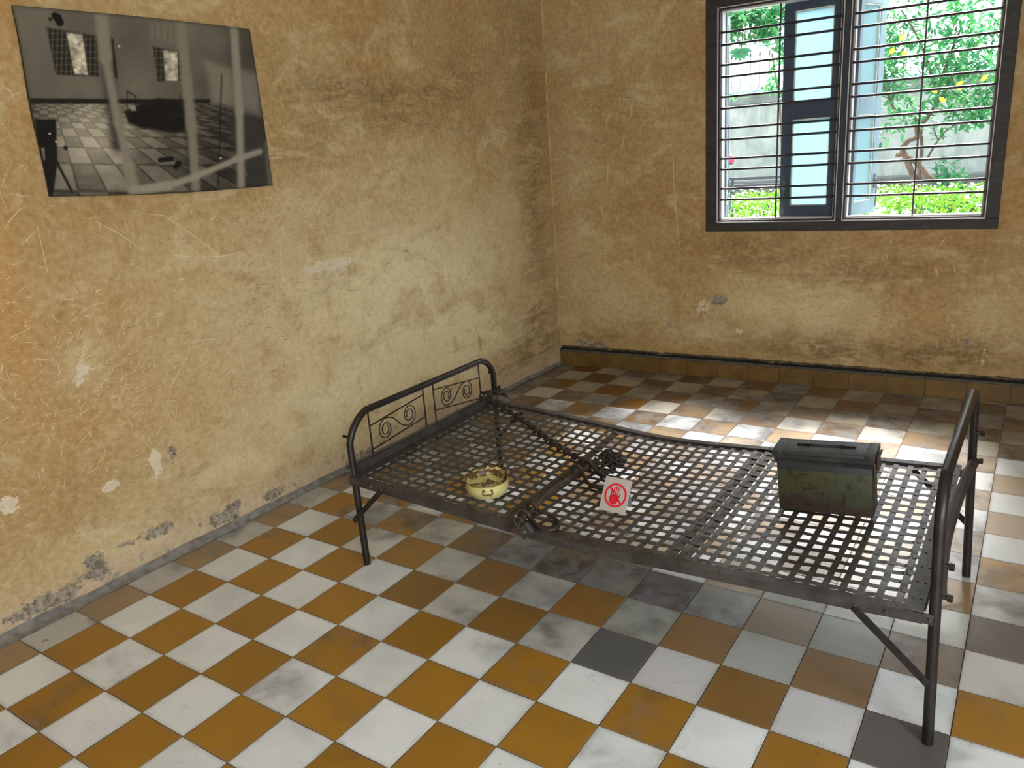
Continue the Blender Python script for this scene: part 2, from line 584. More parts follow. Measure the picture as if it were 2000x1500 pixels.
bm = bmesh.new()
uvl = bm.loops.layers.uv.new('UVMap')
colL = bm.verts.layers.float_color.new('tile')
stL = bm.verts.layers.float.new('stain')
rnL = bm.verts.layers.float_vector.new('rnd')
for i in range(int(YB / T) - 1, 20):
    for j in range(-1, 23):
        rn = random.Random(i * 977 + j * 31)
        x0, x1, y0, y1 = j * T, (j + 1) * T, i * T, (i + 1) * T
        if x1 < 0.05:
            continue
        u0 = 0.0
        if x0 < 0.045:
            u0 = (0.045 - x0) / T
            x0 = 0.045
        g = 0.0011
        e = 0.0010
        dz = rn.uniform(-0.0004, 0.0004)
        tx, ty = rn.uniform(-0.0015, 0.0015), rn.uniform(-0.0015, 0.0015)
        cx, cy = (x0 + x1) / 2, (y0 + y1) / 2
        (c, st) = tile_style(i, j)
        rv = Vector((rn.uniform(0, 40), rn.uniform(0, 40), rn.uniform(0, 40)))
        N = 4
        top = []
        xs = [x0 + g, x0 + g + e] + [x0 + (x1 - x0) * k / N for k in range(1, N)] + [x1 - g - e, x1 - g]
        ys = [y0 + g, y0 + g + e] + [y0 + (y1 - y0) * k / N for k in range(1, N)] + [y1 - g - e, y1 - g]
        for a, x in enumerate(xs):
            row = []
            for b, y in enumerate(ys):
                rim = a in (0, len(xs) - 1) or b in (0, len(ys) - 1)
                wob = rn.uniform(-0.0006, 0.0006) if rim else 0.0
                z = dz + tx * (x - cx) + ty * (y - cy) - (0.0009 if rim else 0.0)
                v = bm.verts.new((x + wob, y + wob, z))
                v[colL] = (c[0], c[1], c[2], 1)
                v[stL] = st
                v[rnL] = rv
                row.append(v)
            top.append(row)
        for a in range(len(xs) - 1):
            for b in range(len(ys) - 1):
                f = bm.faces.new((top[a][b], top[a + 1][b], top[a + 1][b + 1], top[a][b + 1]))
                for l in f.loops:
                    uu = (l.vert.co.x - j * T) / T
                    l[uvl].uv = (max(0, min(1, uu)), max(0, min(1, (l.vert.co.y - y0) / T)))
# grout bed
for v4 in (((-0.4, YB - .2, -0.0024), (XR + .2, YB - .2, -0.0024), (XR + .2, 4.3, -0.0024), (-0.4, 4.3, -0.0024)),):
    f = bm.faces.new([bm.verts.new(p) for p in v4])
    f.material_index = 1
box(bm, -0.4, YB - .2, -0.12, XR + .2, 4.3, -0.006, mi=1)
floor = struct(obj('floor', bm, [M_TILE, M_GROUT]))

# ------------------------------------------------------------------ walls
LEFT = [('b',2.02,1.83,0.382,0.066,1.3),('b',2.64,1.84,0.198,0.053,1.2),('b',2.30,1.70,0.5,0.06,0.8),('b',1.66,1.55,0.25,0.05,0.7),('b',2.85,1.95,0.25,0.12,0.8),('b',1.66,1.66,0.181,0.033,0.50),('b',2.38,2.06,0.316,0.049,0.40),('b',2.79,1.67,0.329,0.069,0.40),('b',3.50,1.38,0.16,1.057,0.9),('b',3.45,0.40,0.257,0.209,0.9),('b',3.36,0.17,0.384,0.123,1.3),('b',1.65,0.94,0.194,0.096,0.30),('b',3.34,1.93,0.278,0.443,0.40),('b',1.60,1.95,0.172,0.127,0.30),('b',2.04,1.16,0.185,0.076,0.25),('b',0.76,0.19,0.146,0.043,0.40),('c',1.67,1.04,0.323,0.067,0.90),('c',1.49,0.77,0.247,0.143,0.50),('c',2.22,0.84,0.973,0.354,1.1),('c',2.37,0.42,0.833,0.30,1.5),('c',2.0,0.35,0.8,0.3,1.3),('c',1.71,0.15,0.443,0.160,0.90),('c',0.49,0.89,0.130,0.092,0.35),('c',0.81,1.21,0.424,0.115,0.30),('c',1.09,0.23,0.510,0.139,0.60),('c',0.46,0.14,0.429,0.121,0.50),('c',3.12,1.12,0.274,0.247,0.50),('c',1.65,1.28,0.375,0.069,0.30),('c',2.45,1.44,0.509,0.160,0.30),('o',0.25,1.15,0.07,0.40,1.2),('o',0.25,1.55,0.05,0.30,0.9),('o',0.56,1.02,0.343,0.221,0.40),('o',0.68,0.67,0.479,0.180,0.50),('o',2.49,1.99,0.247,0.152,0.30),('o',1.64,2.16,0.583,0.083,0.30),('o',0.49,2.00,0.064,0.313,0.40),('g',0.33,0.10,0.044,0.063,1.00),('g',0.46,0.14,0.053,0.020,0.70),('g',0.59,0.13,0.045,0.023,1.00),('g',0.08,0.06,0.097,0.026,0.90),('g',0.20,0.05,0.057,0.023,0.80),('g',0.87,0.07,0.083,0.036,0.80),('g',0.94,0.07,0.032,0.028,1.00),('g',1.15,0.06,0.065,0.024,0.70),('g',0.74,0.43,0.041,0.042,0.70),('g',1.69,0.03,0.103,0.027,0.70),('g',0.11,0.45,0.013,0.014,1.00),('g',2.18,0.02,0.177,0.024,0.50),('w',0.64,0.42,0.017,0.045,1.00),('w',0.44,0.39,0.036,0.018,0.90),('w',0.10,0.46,0.033,0.028,0.80),('w',1.70,1.04,0.163,0.024,0.80),('w',0.44,0.84,0.036,0.037,0.50),('w',1.37,0.99,0.057,0.045,0.40)]
FAR = [('b',1.83,0.24,0.405,0.069,1.4),('b',0.30,0.23,0.199,0.044,0.9),('b',0.55,1.6,0.5,0.5,0.35),('b',2.37,0.25,0.280,0.074,1.4),('b',1.36,0.82,0.370,0.10,0.9),('b',2.08,0.71,0.530,0.130,0.8),('b',0.36,1.45,0.220,0.128,0.30),('b',0.56,1.83,0.138,0.060,0.30),('b',0.69,0.30,0.293,0.053,0.40),('c',0.50,0.44,0.302,0.177,0.40),('c',1.58,0.48,0.452,0.157,0.70),('c',1.04,0.32,0.273,0.085,0.50),('c',0.57,2.10,0.339,0.173,0.30),('c',2.60,0.52,0.189,0.167,0.40),('c',0.21,0.78,0.118,0.701,0.30),('c',1.84,0.05,0.586,0.039,0.30),('o',0.86,0.14,0.357,0.071,0.30),('o',2.25,0.51,0.257,0.116,0.30),('g',1.15,0.51,0.049,0.030,1.00),('g',1.27,0.38,0.019,0.040,0.80),('g',2.52,0.32,0.034,0.040,0.70),('g',0.83,0.34,0.018,0.014,1.00),('g',0.24,0.16,0.121,0.030,0.80),('g',2.54,0.52,0.012,0.011,0.70),('w',1.04,0.46,0.084,0.067,0.50),('w',2.60,0.24,0.019,0.144,0.40),('w',1.27,0.33,0.032,0.033,0.60)]
CX, CY, ANG = 0.071, 3.714, 0.04285
SN, CS = math.sin(ANG), math.cos(ANG)


def far_pt(s, z, off=0.0):
    """s: distance along the far wall from the corner; off: depth behind the face"""
    return Vector((CX + s * CS - off * SN, CY + s * SN + off * CS, z))


def left_x(y):
    return 0.071 - 0.02 * (3.714 - y)


def wall_grid(name, P, us, zs, spots, holes=(), low=1.0, kband=None, strokes=(), inward=Vector((1, 0, 0))):
    """P(u,z)->point; a front face grid with stain attributes"""
    me = bpy.data.meshes.new(name)
    nu, nz = len(us), len(zs)
    verts = [P(u, z) for u in us for z in zs]
    faces = []
    for a in range(nu - 1):
        for b in range(nz - 1):
            uc, zc = (us[a] + us[a + 1]) / 2, (zs[b] + zs[b + 1]) / 2
            if any(h[0] < uc < h[1] and h[2] < zc < h[3] for h in holes):
                continue
            faces.append((a * nz + b, (a + 1) * nz + b, (a + 1) * nz + b + 1, a * nz + b + 1))
    nface = len(faces)
    mats = []
    for (path, w, mi) in strokes:      # scratches and rubbed marks lying on the plaster
        n = len(path)
        base = len(verts)
        for i, (u, z) in enumerate(path):
            a_, b_ = path[max(0, i - 1)], path[min(n - 1, i + 1)]
            du, dz_ = b_[0] - a_[0], b_[1] - a_[1]
            L = math.hypot(du, dz_) + 1e-9
            ww = w * (0.15 + 0.85 * math.sin(PI * (i + 0.3) / (n - 0.4)))
            for sg in (-1, 1):
                uu, z2 = u - dz_ / L * ww * sg / 2, z + du / L * ww * sg / 2
                verts.append(P(uu, z2) + inward * 0.0009)
        for i in range(n - 1):
            faces.append((base + 2 * i, base + 2 * i + 1, base + 2 * i + 3, base + 2 * i + 2))
            mats.append(mi)
    me.from_pydata(verts, [], faces)
    extra = len(verts) - nu * nz
    U = np.repeat(np.array(us), nz)
    Z = np.tile(np.array(zs), nu)
    for ch in 'bcogw':
        A = np.zeros(nu * nz)
        for (k, cu, cz, su, sz, st) in spots:
            if k == ch:
                A = np.maximum(A, st * np.exp(-0.7 * (((U - cu) / su) ** 2 + ((Z - cz) / sz) ** 2)))
        at = me.attributes.new(ch, 'FLOAT', 'POINT')
        at.data.foreach_set('value', np.concatenate([A, np.zeros(extra)]).astype(np.float32))
    at = me.attributes.new('low', 'FLOAT', 'POINT')
    at.data.foreach_set('value', np.full(nu * nz + extra, low, dtype=np.float32))
    A = np.zeros(nu * nz)
    if kband:
        A = np.exp(-((Z - kband[0]) / kband[1]) ** 2)
    at = me.attributes.new('k', 'FLOAT', 'POINT')
    at.data.foreach_set('value', np.concatenate([A, np.zeros(extra)]).astype(np.float32))
    me.materials.append(M_WALL)
    me.materials.append(M_SCR)
    me.materials.append(M_UMB)
    for k, mi in enumerate(mats):
        me.polygons[nface + k].material_index = mi
    for p in me.polygons:
        p.use_smooth = True
    o = bpy.data.objects.new(name, me)
    COL.objects.link(o)
    return struct(o)


def frange(a, b, s):
    n = max(1, int(round((b - a) / s)))
    return [a + (b - a) * k / n for k in range(n + 1)]


H = 3.3
WX0, WX1, WZ0, WZ1 = 1.1405, 2.6714, 0.937, 2.245          # outer edge of the window boards (x on the far wall)
s_of = lambda x: (x - CX) / CS
zl = frange(0, 0.6, 0.012) + frange(0.62, H, 0.03)


def P_left(u, z):
    n1 = mnoise.noise(Vector((u * 1.6, z * 1.6, 3.1))) * 0.004 + mnoise.noise(Vector((u * 6, z * 6, 7))) * 0.0012
    return Vector((left_x(u) + n1 * min(1, (3.714 - u) / 0.2 if u < 3.714 else 0), u, z))


M_SCR = simple('scratched_plaster', S(216, 200, 160), 0.8, var=0.12, scale=30)
M_UMB = simple('umber_rub_mark', S(124, 96, 58), 0.8, var=0.2, scale=30)


def stroke(rn, u, z, L, ang, w, mi, bend=0.35):
    n = 5
    k = rn.uniform(-bend, bend)
    P, a = [], ang - k
    for i in range(n):
        P.append((u, z))
        u += L / (n - 1) * math.cos(a)
        z += L / (n - 1) * math.sin(a)
        a += 2 * k / (n - 1) + rn.uniform(-.12, .12)
    return (P, w, mi)


rn = random.Random(21)
STL = []
for path in [[(0.791, 1.38), (0.884, 1.361), (0.971, 1.289), (1.038, 1.227), (1.1, 1.171)], [(0.871, 1.209), (1.002, 1.18), (1.112, 1.169), (1.261, 1.176)], [(0.831, 0.855), (0.931, 0.85), (1.068, 0.828)], [(0.992, 0.777), (0.936, 0.747), (0.892, 0.737)], [(0.613, 1.37), (0.686, 1.318), (0.748, 1.264)], [(0.429, 1.114), (0.473, 1.111), (0.463, 1.091)], [(0.518, 1.074), (0.582, 1.078)], [(1.59, 1.287), (1.74, 1.414)], [(1.651, 1.281), (1.79, 1.422)], [(0.412, 1.379), (0.409, 1.221)], [(1.409, 1.194), (1.388, 0.989)], [(2.066, 0.865), (2.4, 0.84), (2.764, 0.8)], [(0.756, 0.688), (0.859, 0.79)], [(0.241, 1.023), (0.312, 1.043)]]:
    STL.append((path, 0.0026, 1))
# (centre along wall, height, spread, spread, count)
for (cu, cz, su_, sz, cnt, mx) in ((0.55, 0.80, 0.22, 0.14, 210, .05), (0.46, 0.86, 0.05, 0.05, 60, .03), (0.75, 0.62, 0.35, 0.12, 150, .05), (1.25, 0.86, 0.22, 0.12, 110, .05),
                               (1.15, 0.45, 0.35, 0.2, 110, .05), (0.5, 0.45, 0.3, 0.15, 80, .05), (1.62, 1.03, 0.14, 0.05, 90, .04), (1.42, 0.97, 0.05, 0.05, 50, .03), (0.9, 1.15, 0.5, 0.25, 70, .06), (1.6, 0.6, 0.5, 0.3, 90, .05),
                               (2.3, 0.9, 0.6, 0.5, 60, .06), (1.9, 1.9, 0.7, 0.3, 30, .12), (1.0, 2.15, 0.5, 0.08, 20, .08), (0.25, 0.9, 0.1, 0.4, 50, .05), (0.35, 1.6, 0.07, 0.3, 16, .1), (1.75, 0.3, 0.4, 0.15, 50, .04), (0.3, 1.0, 0.15, 0.2, 40, .04)):
    for _ in range(cnt):
        ang = rn.choice((PI / 2 + rn.gauss(0, .3), PI / 4 + rn.gauss(0, .3), rn.gauss(0, .25), rn.uniform(0, PI)))
        STL.append(stroke(rn, rn.gauss(cu, su_), max(.06, rn.gauss(cz, sz)), mx * rn.uniform(.25, 1) ** 1.4, ang, rn.uniform(.0010, .0024), 1))
for (cu, cz, su_, sz, cnt, mx) in ((2.0, 1.83, 0.30, 0.05, 90, .09), (2.62, 1.84, 0.14, 0.04, 35, .07), (2.3, 1.70, 0.35, 0.06, 70, .1), (1.68, 1.66, 0.14, 0.04, 30, .06), (2.8, 1.62, 0.25, 0.08, 40, .08), (1.65, 0.94, 0.3, 0.15, 40, .07),
                               (1.5, 1.3, 0.5, 0.2, 40, .05), (0.9, 0.6, 0.4, 0.2, 60, .05), (1.1, 1.9, 0.3, 0.25, 10, .04), (3.4, 0.9, 0.1, 0.5, 14, .12), (0.8, 1.2, 0.4, 0.3, 50, .03)):
    for _ in range(cnt):
        STL.append(stroke(rn, rn.gauss(cu, su_), max(.1, rn.gauss(cz, sz)), mx * rn.uniform(.25, 1), rn.gauss(0.06, .2), rn.uniform(.0010, .0022), 2, .2))
STF = []
for (cu, cz, su_, sz, cnt, mx, mi) in ((1.3, 0.45, 0.4, 0.12, 60, .05, 1), (1.7, 0.6, 0.6, 0.15, 70, .06, 1), (0.7, 1.6, 0.3, 0.4, 30, .12, 1), (0.45, 1.0, 0.15, 0.5, 24, .15, 1), (2.6, 0.5, 0.15, 0.25, 40, .06, 1),
                                   (1.5, 0.78, 0.5, 0.06, 60, .08, 2), (2.1, 0.5, 0.5, 0.1, 60, .07, 2), (0.4, 0.85, 0.15, 0.08, 14, .06, 2), (2.3, 0.27, 0.3, 0.06, 60, .06, 2), (0.6, 1.85, 0.1, 0.04, 16, .05, 2)):
    for _ in range(cnt):
        a = PI / 2 + rn.gauss(0, .35) if mi == 1 else rn.gauss(0, .2)
        u, z = rn.gauss(cu, su_), max(.17, rn.gauss(cz, sz))
        if u < 0.05 or u > 3.1 or (1.05 < u < 2.7 and z > 0.86):
            continue
        STF.append(stroke(rn, u, z, mx * rn.uniform(.25, 1), a, rn.uniform(.0012, .0026), mi))
STF.append(([(0.86, 1.55), (0.865, 1.2), (0.885, 0.95), (0.90, 0.84)], 0.003, 1))


wl = wall_grid('wall_left', P_left, frange(YB, 0, 0.08) + frange(0.02, 3.74, 0.022), zl, LEFT, strokes=STL)
# far wall around the window: hole snapped to the grid
su = frange(-0.03, s_of(WX0), 0.022) + frange(s_of(WX0), s_of(WX1), 0.022)[1:] + frange(s_of(WX1), 3.2, 0.022)[1:] + frange(3.25, 4.6, 0.1)
zf = frange(0, 0.5, 0.011) + frange(0.5, WZ0, 0.03)[1:] + frange(WZ0, WZ1, 0.04)[1:] + frange(WZ1, H, 0.05)[1:]


def P_far(u, z):
    w = mnoise.noise(Vector((u * 1.7, 5, z * 1.7))) * 0.003
    return far_pt(u, z, 0.008 + w)


wf = wall_grid('wall_far', P_far, su, zf, FAR, holes=[(s_of(WX0), s_of(WX1), WZ0, WZ1)], low=0.0, kband=(0.135, 0.010), strokes=STF, inward=Vector((SN, -CS, 0)))

# masonry behind the plaster (thickness of the walls) and the rest of the room shell
bm = bmesh.new()
M_loc = Matrix(((CS, -SN, 0, CX), (SN, CS, 0, CY), (0, 0, 1, 0), (0, 0, 0, 1)))
a0, a1 = s_of(WX0), s_of(WX1)
TH = 0.2
box(bm, -0.25, 0.02, -0.1, a0, TH, H, mat=M_loc)
box(bm, a1, 0.02, -0.1, 4.8, TH, H, mat=M_loc)
box(bm, a0, 0.02, -0.1, a1, TH, WZ0, mat=M_loc)
box(bm, a0, 0.02, WZ1, a1, TH, H, mat=M_loc)
o = struct(obj('wall_far_masonry', bm, simple('outer_wall_paint', S(196, 190, 170), 0.85)))
o.name = 'wall_far_outer'
bm = bmesh.new()
box(bm, -0.35, YB - 0.1, -0.1, -0.12, 3.8, H)
struct(obj('wall_left_outer', bm, M_CEIL))

M_WALLB = simple('plain_ochre_paint', S(190, 156, 100), 0.85, var=0.1, scale=3)
bm = bmesh.new()   # right wall with a window opening
box(bm, XR, YB - .1, 0, XR + .2, -2.0, H)
box(bm, XR, 0.0, 0, XR + .2, 4.3, H)
box(bm, XR, -2.0, 0, XR + .2, 0.0, 0.8)
box(bm, XR, -2.0, 2.4, XR + .2, 0.0, H)
struct(obj('wall_right', bm, M_WALLB))
bm = bmesh.new()   # back wall: a window and a door opening
y0, y1 = YB - 0.2, YB
box(bm, -0.3, y0, 0, 3.35, y1, H)
box(bm, 3.35, y0, 2.3, 4.45, y1, H)
box(bm, 4.45, y0, 0, XR + .2, y1, H)
struct(obj('wall_back', bm, M_WALLB))
bm = bmesh.new()
box(bm, -0.35, YB - .2, H, XR + .2, 4.35, H + 0.15)
struct(obj('ceiling', bm, M_CEIL))

# baseboard of ochre tiles on the far wall, mortar on top
bm = bmesh.new()
js = [0.0, 1.2075, 2.1784, 3.1529, 4.1017, 5.0863, 6.0592, 7.0357, 8.0132, 9.0188, 10.0115, 11.0172, 12.0186, 13.0383, 14.0588]
sj = [max(0.001, s_of(j * T)) for j in js]
while sj[-1] < 4.4:
    sj.append(sj[-1] + 0.2)
for a, b in zip(sj, sj[1:]):
    box(bm, a + 0.0022, -0.001 - random.uniform(0, .0015), 0.0, b - 0.0022, 0.012, 0.1, 0.0012, mat=M_loc)
box(bm, 0.0, 0.002, -0.002, sj[-1], 0.012, 0.098, mat=M_loc, mi=1)
zz = 0.1
n = 260
prev = None
for k in range(n + 1):      # ragged mortar fillet
    s = sj[-1] * k / n
    h = 0.119 + 0.004 * mnoise.noise(Vector((s * 6, 1, 1)))
    row = [bm.verts.new(M_loc @ Vector((s, yy, z))) for (yy, z) in ((0.0, 0.1), (-0.002, 0.104), (-0.001, h - 0.004), (0.012, h))]
    if prev:
        for q in range(3):
            f = bm.faces.new((prev[q], row[q], row[q + 1], prev[q + 1]))
            f.material_index = 1
    prev = row
struct(obj('baseboard_far', bm, [M_BASE, simple('dark_mortar', S(82, 79, 72), 0.85, var=0.3, scale=25)]))
bm = bmesh.new()   # black broken edge of the plaster above the baseboard
prev = None
for k in range(521):
    s = 3.4 * k / 520
    n1 = mnoise.noise(Vector((s * 7, 3, 0)))
    n2 = mnoise.noise(Vector((s * 40, 9, 0)))
    h0 = 0.1165
    wdt = 0.015 + 0.011 * n1 + 0.006 * n2
    wdt = max(0.003, wdt)
    row = [bm.verts.new(far_pt(s, z, o_)) for (z, o_) in ((h0, 0.001), (h0 + wdt * 0.6, 0.0015), (h0 + wdt, 0.0045))]
    if prev:
        for q in range(2):
            bm.faces.new((prev[q], row[q], row[q + 1], prev[q + 1]))
    prev = row
struct(obj('trim_2', bm, M_BLACK))

bm = bmesh.new()   # mortar cove where the left wall meets the tiles
prev = None
for k in range(401):
    y = -1.8 + (3.714 + 1.8) * k / 400
    lx = left_x(y)
    a = mnoise.noise(Vector((y * 5, 0, 0))) * 0.005 + mnoise.noise(Vector((y * 23, 4, 0))) * 0.0025
    h = 0.026 + a * 1.3
    ox = max(0.048, lx + 0.012) + mnoise.noise(Vector((y * 9, 8, 0))) * 0.004 - 0.002
    row = [bm.verts.new((lx + 0.0015 + xx, y, z)) for (xx, z) in ((-0.004, h + 0.002), (0.003, h - 0.003), (0.011, h * 0.45), (0.028 if ox - lx > 0.03 else 0.010, 0.0035))]
    row.append(bm.verts.new((ox, y, 0.0008)))
    if prev:
        for q in range(4):
            f = bm.faces.new((prev[q], row[q], row[q + 1], prev[q + 1]))
            f.smooth = True
    prev = row
struct(obj('trim_1', bm, M_MORTAR))

bm = bmesh.new()   # plaster bead up the corner
pts = [(CX + 0.004 + 0.002 * mnoise.noise(Vector((0, 0, z * 5))), CY + 0.006, z) for z in frange(0.12, H, 0.05)]
tube(bm, pts, 0.008, 6)
struct(obj('trim_3', bm, simple('corner_plaster', S(176, 152, 108), 0.85)))

# ------------------------------------------------------------------ window_1
win = bpy.data.objects.new('window_1', None)
COL.objects.link(win)
win.matrix_world = M_loc @ Matrix.Translation((s_of(1.9), 0, WZ0))
struct(win)
bpy.context.view_layer.update()
OX, OZ = s_of(1.9), WZ0


def wbox(bm, x0, d0, z0, x1, d1, z1, bevel=0.0):
    """box in window space: x along the wall (scene x), d depth behind the wall face, z scene height"""
    return box(bm, s_of(x0) - OX, d0, z0 - OZ, s_of(x1) - OX, d1, z1 - OZ, bevel)


ix0, ix1, iz0, iz1 = 1.206, 2.612, 0.99, 2.19
mx0, mx1 = 1.8835, 1.9165
bm = bmesh.new()
D1 = 0.10
wbox(bm, WX0, -0.006, iz1, WX1, D1, WZ1, 0.003)
wbox(bm, WX0, -0.006, WZ0, WX1, D1, iz0, 0.003)
wbox(bm, WX0, -0.005, iz0, ix0, D1, iz1, 0.003)
wbox(bm, ix1, -0.005, iz0, WX1, D1, iz1, 0.003)
obj('window_frame', bm, M_WOOD, win)
bm = bmesh.new()
wbox(bm, mx0, 0.006, iz0, mx1, D1, iz1, 0.002)
obj('mullion', bm, simple('dark_mullion_paint', S(38, 44, 58), 0.5), win)
for (p, w_) in ((1.9165, 0.036), (1.212, 0.022)):
    bm = bmesh.new()
    wbox(bm, p, 0.088, iz0 + 0.005, p + w_, 0.115, iz1 - 0.005, 0.002)
    wbox(bm, p + 0.004, 0.084, iz0 + 0.05, p + 0.010, 0.090, iz0 + 0.16)
    obj('jamb', bm, simple('jamb_grey_blue', S(78, 90, 104), 0.5), win)
for (p, q) in ((ix0, mx0), (mx1, ix1)):
    bm = bmesh.new()   # pale worn edge, then the inner lining the bars are let into
    e = 0.0045
    wbox(bm, p, -0.002, iz0, p + e, 0.008, iz1)
    wbox(bm, q - e, -0.002, iz0, q, 0.008, iz1)
    wbox(bm, p, -0.002, iz0, q, 0.008, iz0 + e)
    wbox(bm, p, -0.002, iz1 - e, q, 0.008, iz1)
    obj('rebate_edge', bm, M_RIM, win)
    bm = bmesh.new()
    g = 0.014
    wbox(bm, p, 0.008, iz0, p + g, 0.05, iz1)
    wbox(bm, q - g, 0.008, iz0, q, 0.05, iz1)
    wbox(bm, p + g, 0.008, iz0, q - g, 0.05, iz0 + g)
    wbox(bm, p + g, 0.008, iz1 - g, q - g, 0.05, iz1)
    obj('lining', bm, simple('lining_dark', S(40, 36, 44), 0.5), win)
    bm = bmesh.new()
    h = 0.022
    wbox(bm, p + g, 0.03, iz0 + g, p + h, 0.09, iz1 - g)
    wbox(bm, q - h, 0.03, iz0 + g, q - g, 0.09, iz1 - g)
    wbox(bm, p + g, 0.03, iz0 + g, q - g, 0.09, iz0 + h)
    wbox(bm, p + g, 0.03, iz1 - h, q - g, 0.09, iz1 - g)
    obj('inner_stop', bm, M_RIM, win)
zb = [2.061, 1.994, 1.886, 1.821, 1.712, 1.648, 1.537, 1.473, 1.364, 1.301, 1.189, 1.124]
for (p, q) in ((ix0 + 0.012, mx0 - 0.01), (mx1 + 0.012, ix1 - 0.01)):
    for z in zb:
        bm = bmesh.new()
        a = (s_of(p) - OX, 0.03, z - OZ)
        b = (s_of(q) - OX, 0.03, z - OZ)
        tube(bm, [a, b], 0.0068, 8)
        obj('bar', bm, M_BAR, win, smooth=True)
for x in (1.546, 2.269):
    bm = bmesh.new()
    wbox(bm, x - 0.0045, 0.037, iz0 + 0.01, x + 0.0045, 0.043, iz1 - 0.01)
    obj('upright_bar', bm, simple('upright_grey', S(70, 66, 72), 0.5), win)


def casement(hx, hd, w, ang, side, mat, panes=((0.075, 0.555), (0.645, 1.125))):
    """hinged at (hx,hd); opens outwards; side=+1 leaf runs towards +x when shut"""
    c = bpy.data.objects.new('casement', None)
    COL.objects.link(c)
    c.parent = win
    c.location = (s_of(hx) - OX, hd, 1.0 - OZ)
    c.rotation_euler = (0, 0, ang)
    hh = 1.175
    st = 0.062
    d = 0.032
    sg = side

    def cb(bm, x0, z0, x1, z1, dd0=0.0, dd1=d, bev=0.002):
        xa, xb = sorted((sg * x0, sg * x1))
        box(bm, xa, dd0, z0, xb, dd1, z1, bev)
    bm = bmesh.new()
    cb(bm, 0, 0, st, hh)
    cb(bm, w - st, 0, w, hh)
    zs = [0] + [v for pn in panes for v in pn] + [hh]
    for k in range(0, len(zs), 2):
        cb(bm, st, zs[k], w - st, zs[k + 1])
    obj('leaf_frame', bm, mat, c)
    for (za, zb_) in panes:
        bm = bmesh.new()
        cb(bm, st - 0.004, za - 0.004, w - st + 0.004, zb_ + 0.004, 0.012, 0.018, 0)
        obj('pane', bm, M_FROST, c)
        bm = bmesh.new()
        e = 0.006
        cb(bm, st, za, st + e, zb_, 0.004, 0.012, 0)
        cb(bm, w - st - e, za, w - st, zb_, 0.004, 0.012, 0)
        cb(bm, st, za, w - st, za + e, 0.004, 0.012, 0)
        cb(bm, st, zb_ - e, w - st, zb_, 0.004, 0.012, 0)
        obj('putty', bm, simple('putty', S(214, 222, 206), 0.6), c)
    bm = bmesh.new()   # long bolt handle on the free stile
    x = sg * (w - st * 0.45)
    tube(bm, [(x, -0.012, 0.03), (x, -0.014, 0.19)], 0.004, 6)
    tube(bm, [(x, -0.014, 0.17), (x + sg * 0.0, -0.03, 0.18), (x - sg * 0.02, -0.034, 0.182)], 0.005, 6)
    box(bm, x - 0.012, -0.006, 0.14, x + 0.012, 0.001, 0.22)
    obj('handle', bm, simple('handle_metal', S(90, 98, 110), 0.4, 0.6), c)
    return c


casement(1.8835, 0.055, 0.335, math.radians(-8), -1, M_BLUE)
casement(1.2205, 0.105, 0.31, math.radians(101), 1, M_BLUE)
casement(1.934, 0.105, 0.31, math.radians(70), 1, M_BLUE2)
casement(2.598, 0.105, 0.31, math.radians(-100), -1, M_BLUE)
bpy.context.view_layer.update()

# ------------------------------------------------------------------ bed
BX, BY = 1.76, 1.4
bed = thing('bed', 'bare dark iron bed with woven steel strap base and scroll headboard on the tiled floor', 'bed', (BX, BY, 0))


def bpart(name, bm, mat, smooth=False):
    for v in bm.verts:
        v.co.x -= BX
        v.co.y -= BY
    return obj(name, bm, mat, bed, smooth)


near_z = [(0.78, .382), (1.14, .363), (1.39, .3515), (1.55, .3445), (1.68, .3395), (1.80, .3375), (1.95, .345), (2.09, .352), (2.33, .361), (2.55, .369), (2.72, .379)]
far_z = [(0.78, .390), (1.02, .377), (1.20, .365), (1.39, .3505), (1.565, .3365), (1.69, .332), (1.85, .3365), (2.0, .346), (2.3, .364), (2.5, .3745), (2.72, .386)]


def interp(tab, x):
    xs = [a for a, b in tab]
    zs = [b for a, b in tab]
    # smooth by sampling a small window
    return float(np.mean(np.interp([x - .05, x - .025, x, x + .025, x + .05], xs, zs)))


YN, YF = 0.925, 1.885


def deck_z(x, y):
    t = max(0.0, min(1.0, (y - YN) / (YF - YN)))
    a, b = interp(near_z, x), interp(far_z, x)
    edge = min(t, 1 - t)
    return a * (1 - t) + b * t - 0.0045 - 0.012 * min(1, edge * 3.2) * (1.0 if 0.9 < x < 2.65 else 0.4)


xsamp = frange(0.796, 2.72, 0.035)
for (Y, tab, s) in ((YN, near_z, 1), (YF, far_z, -1)):   # angle-iron side rails
    bm = bmesh.new()
    prof = [(0, 0), (0, -0.030), (0.003, -0.030), (0.003, -0.003), (0.030, -0.003), (0.030, 0)]
    prev = None
    for x in xsamp:
        z = interp(tab, x)
        row = [bm.verts.new((x, Y + s * a, z + b)) for a, b in prof]
        if prev:
            for q in range(6):
                bm.faces.new((prev[q], row[q], row[(q + 1) % 6], prev[(q + 1) % 6]))
        else:
            bm.faces.new(row)
        prev = row
    bm.faces.new(prev[::-1])
    for k in range(-31, 12):
        x = 2.219 + 0.0442 * k
        if 0.82 < x < 2.70:
            rivet(bm, (x, Y + s * 0.014, interp(tab, x)))
    for x in (0.905, 0.955, 2.57, 2.64):
        rivet(bm, (x, Y, interp(tab, x) - 0.015), 0.008, 0.005, Vector((0, -s, 0)))
    bpart('side_rail', bm, M_BED)
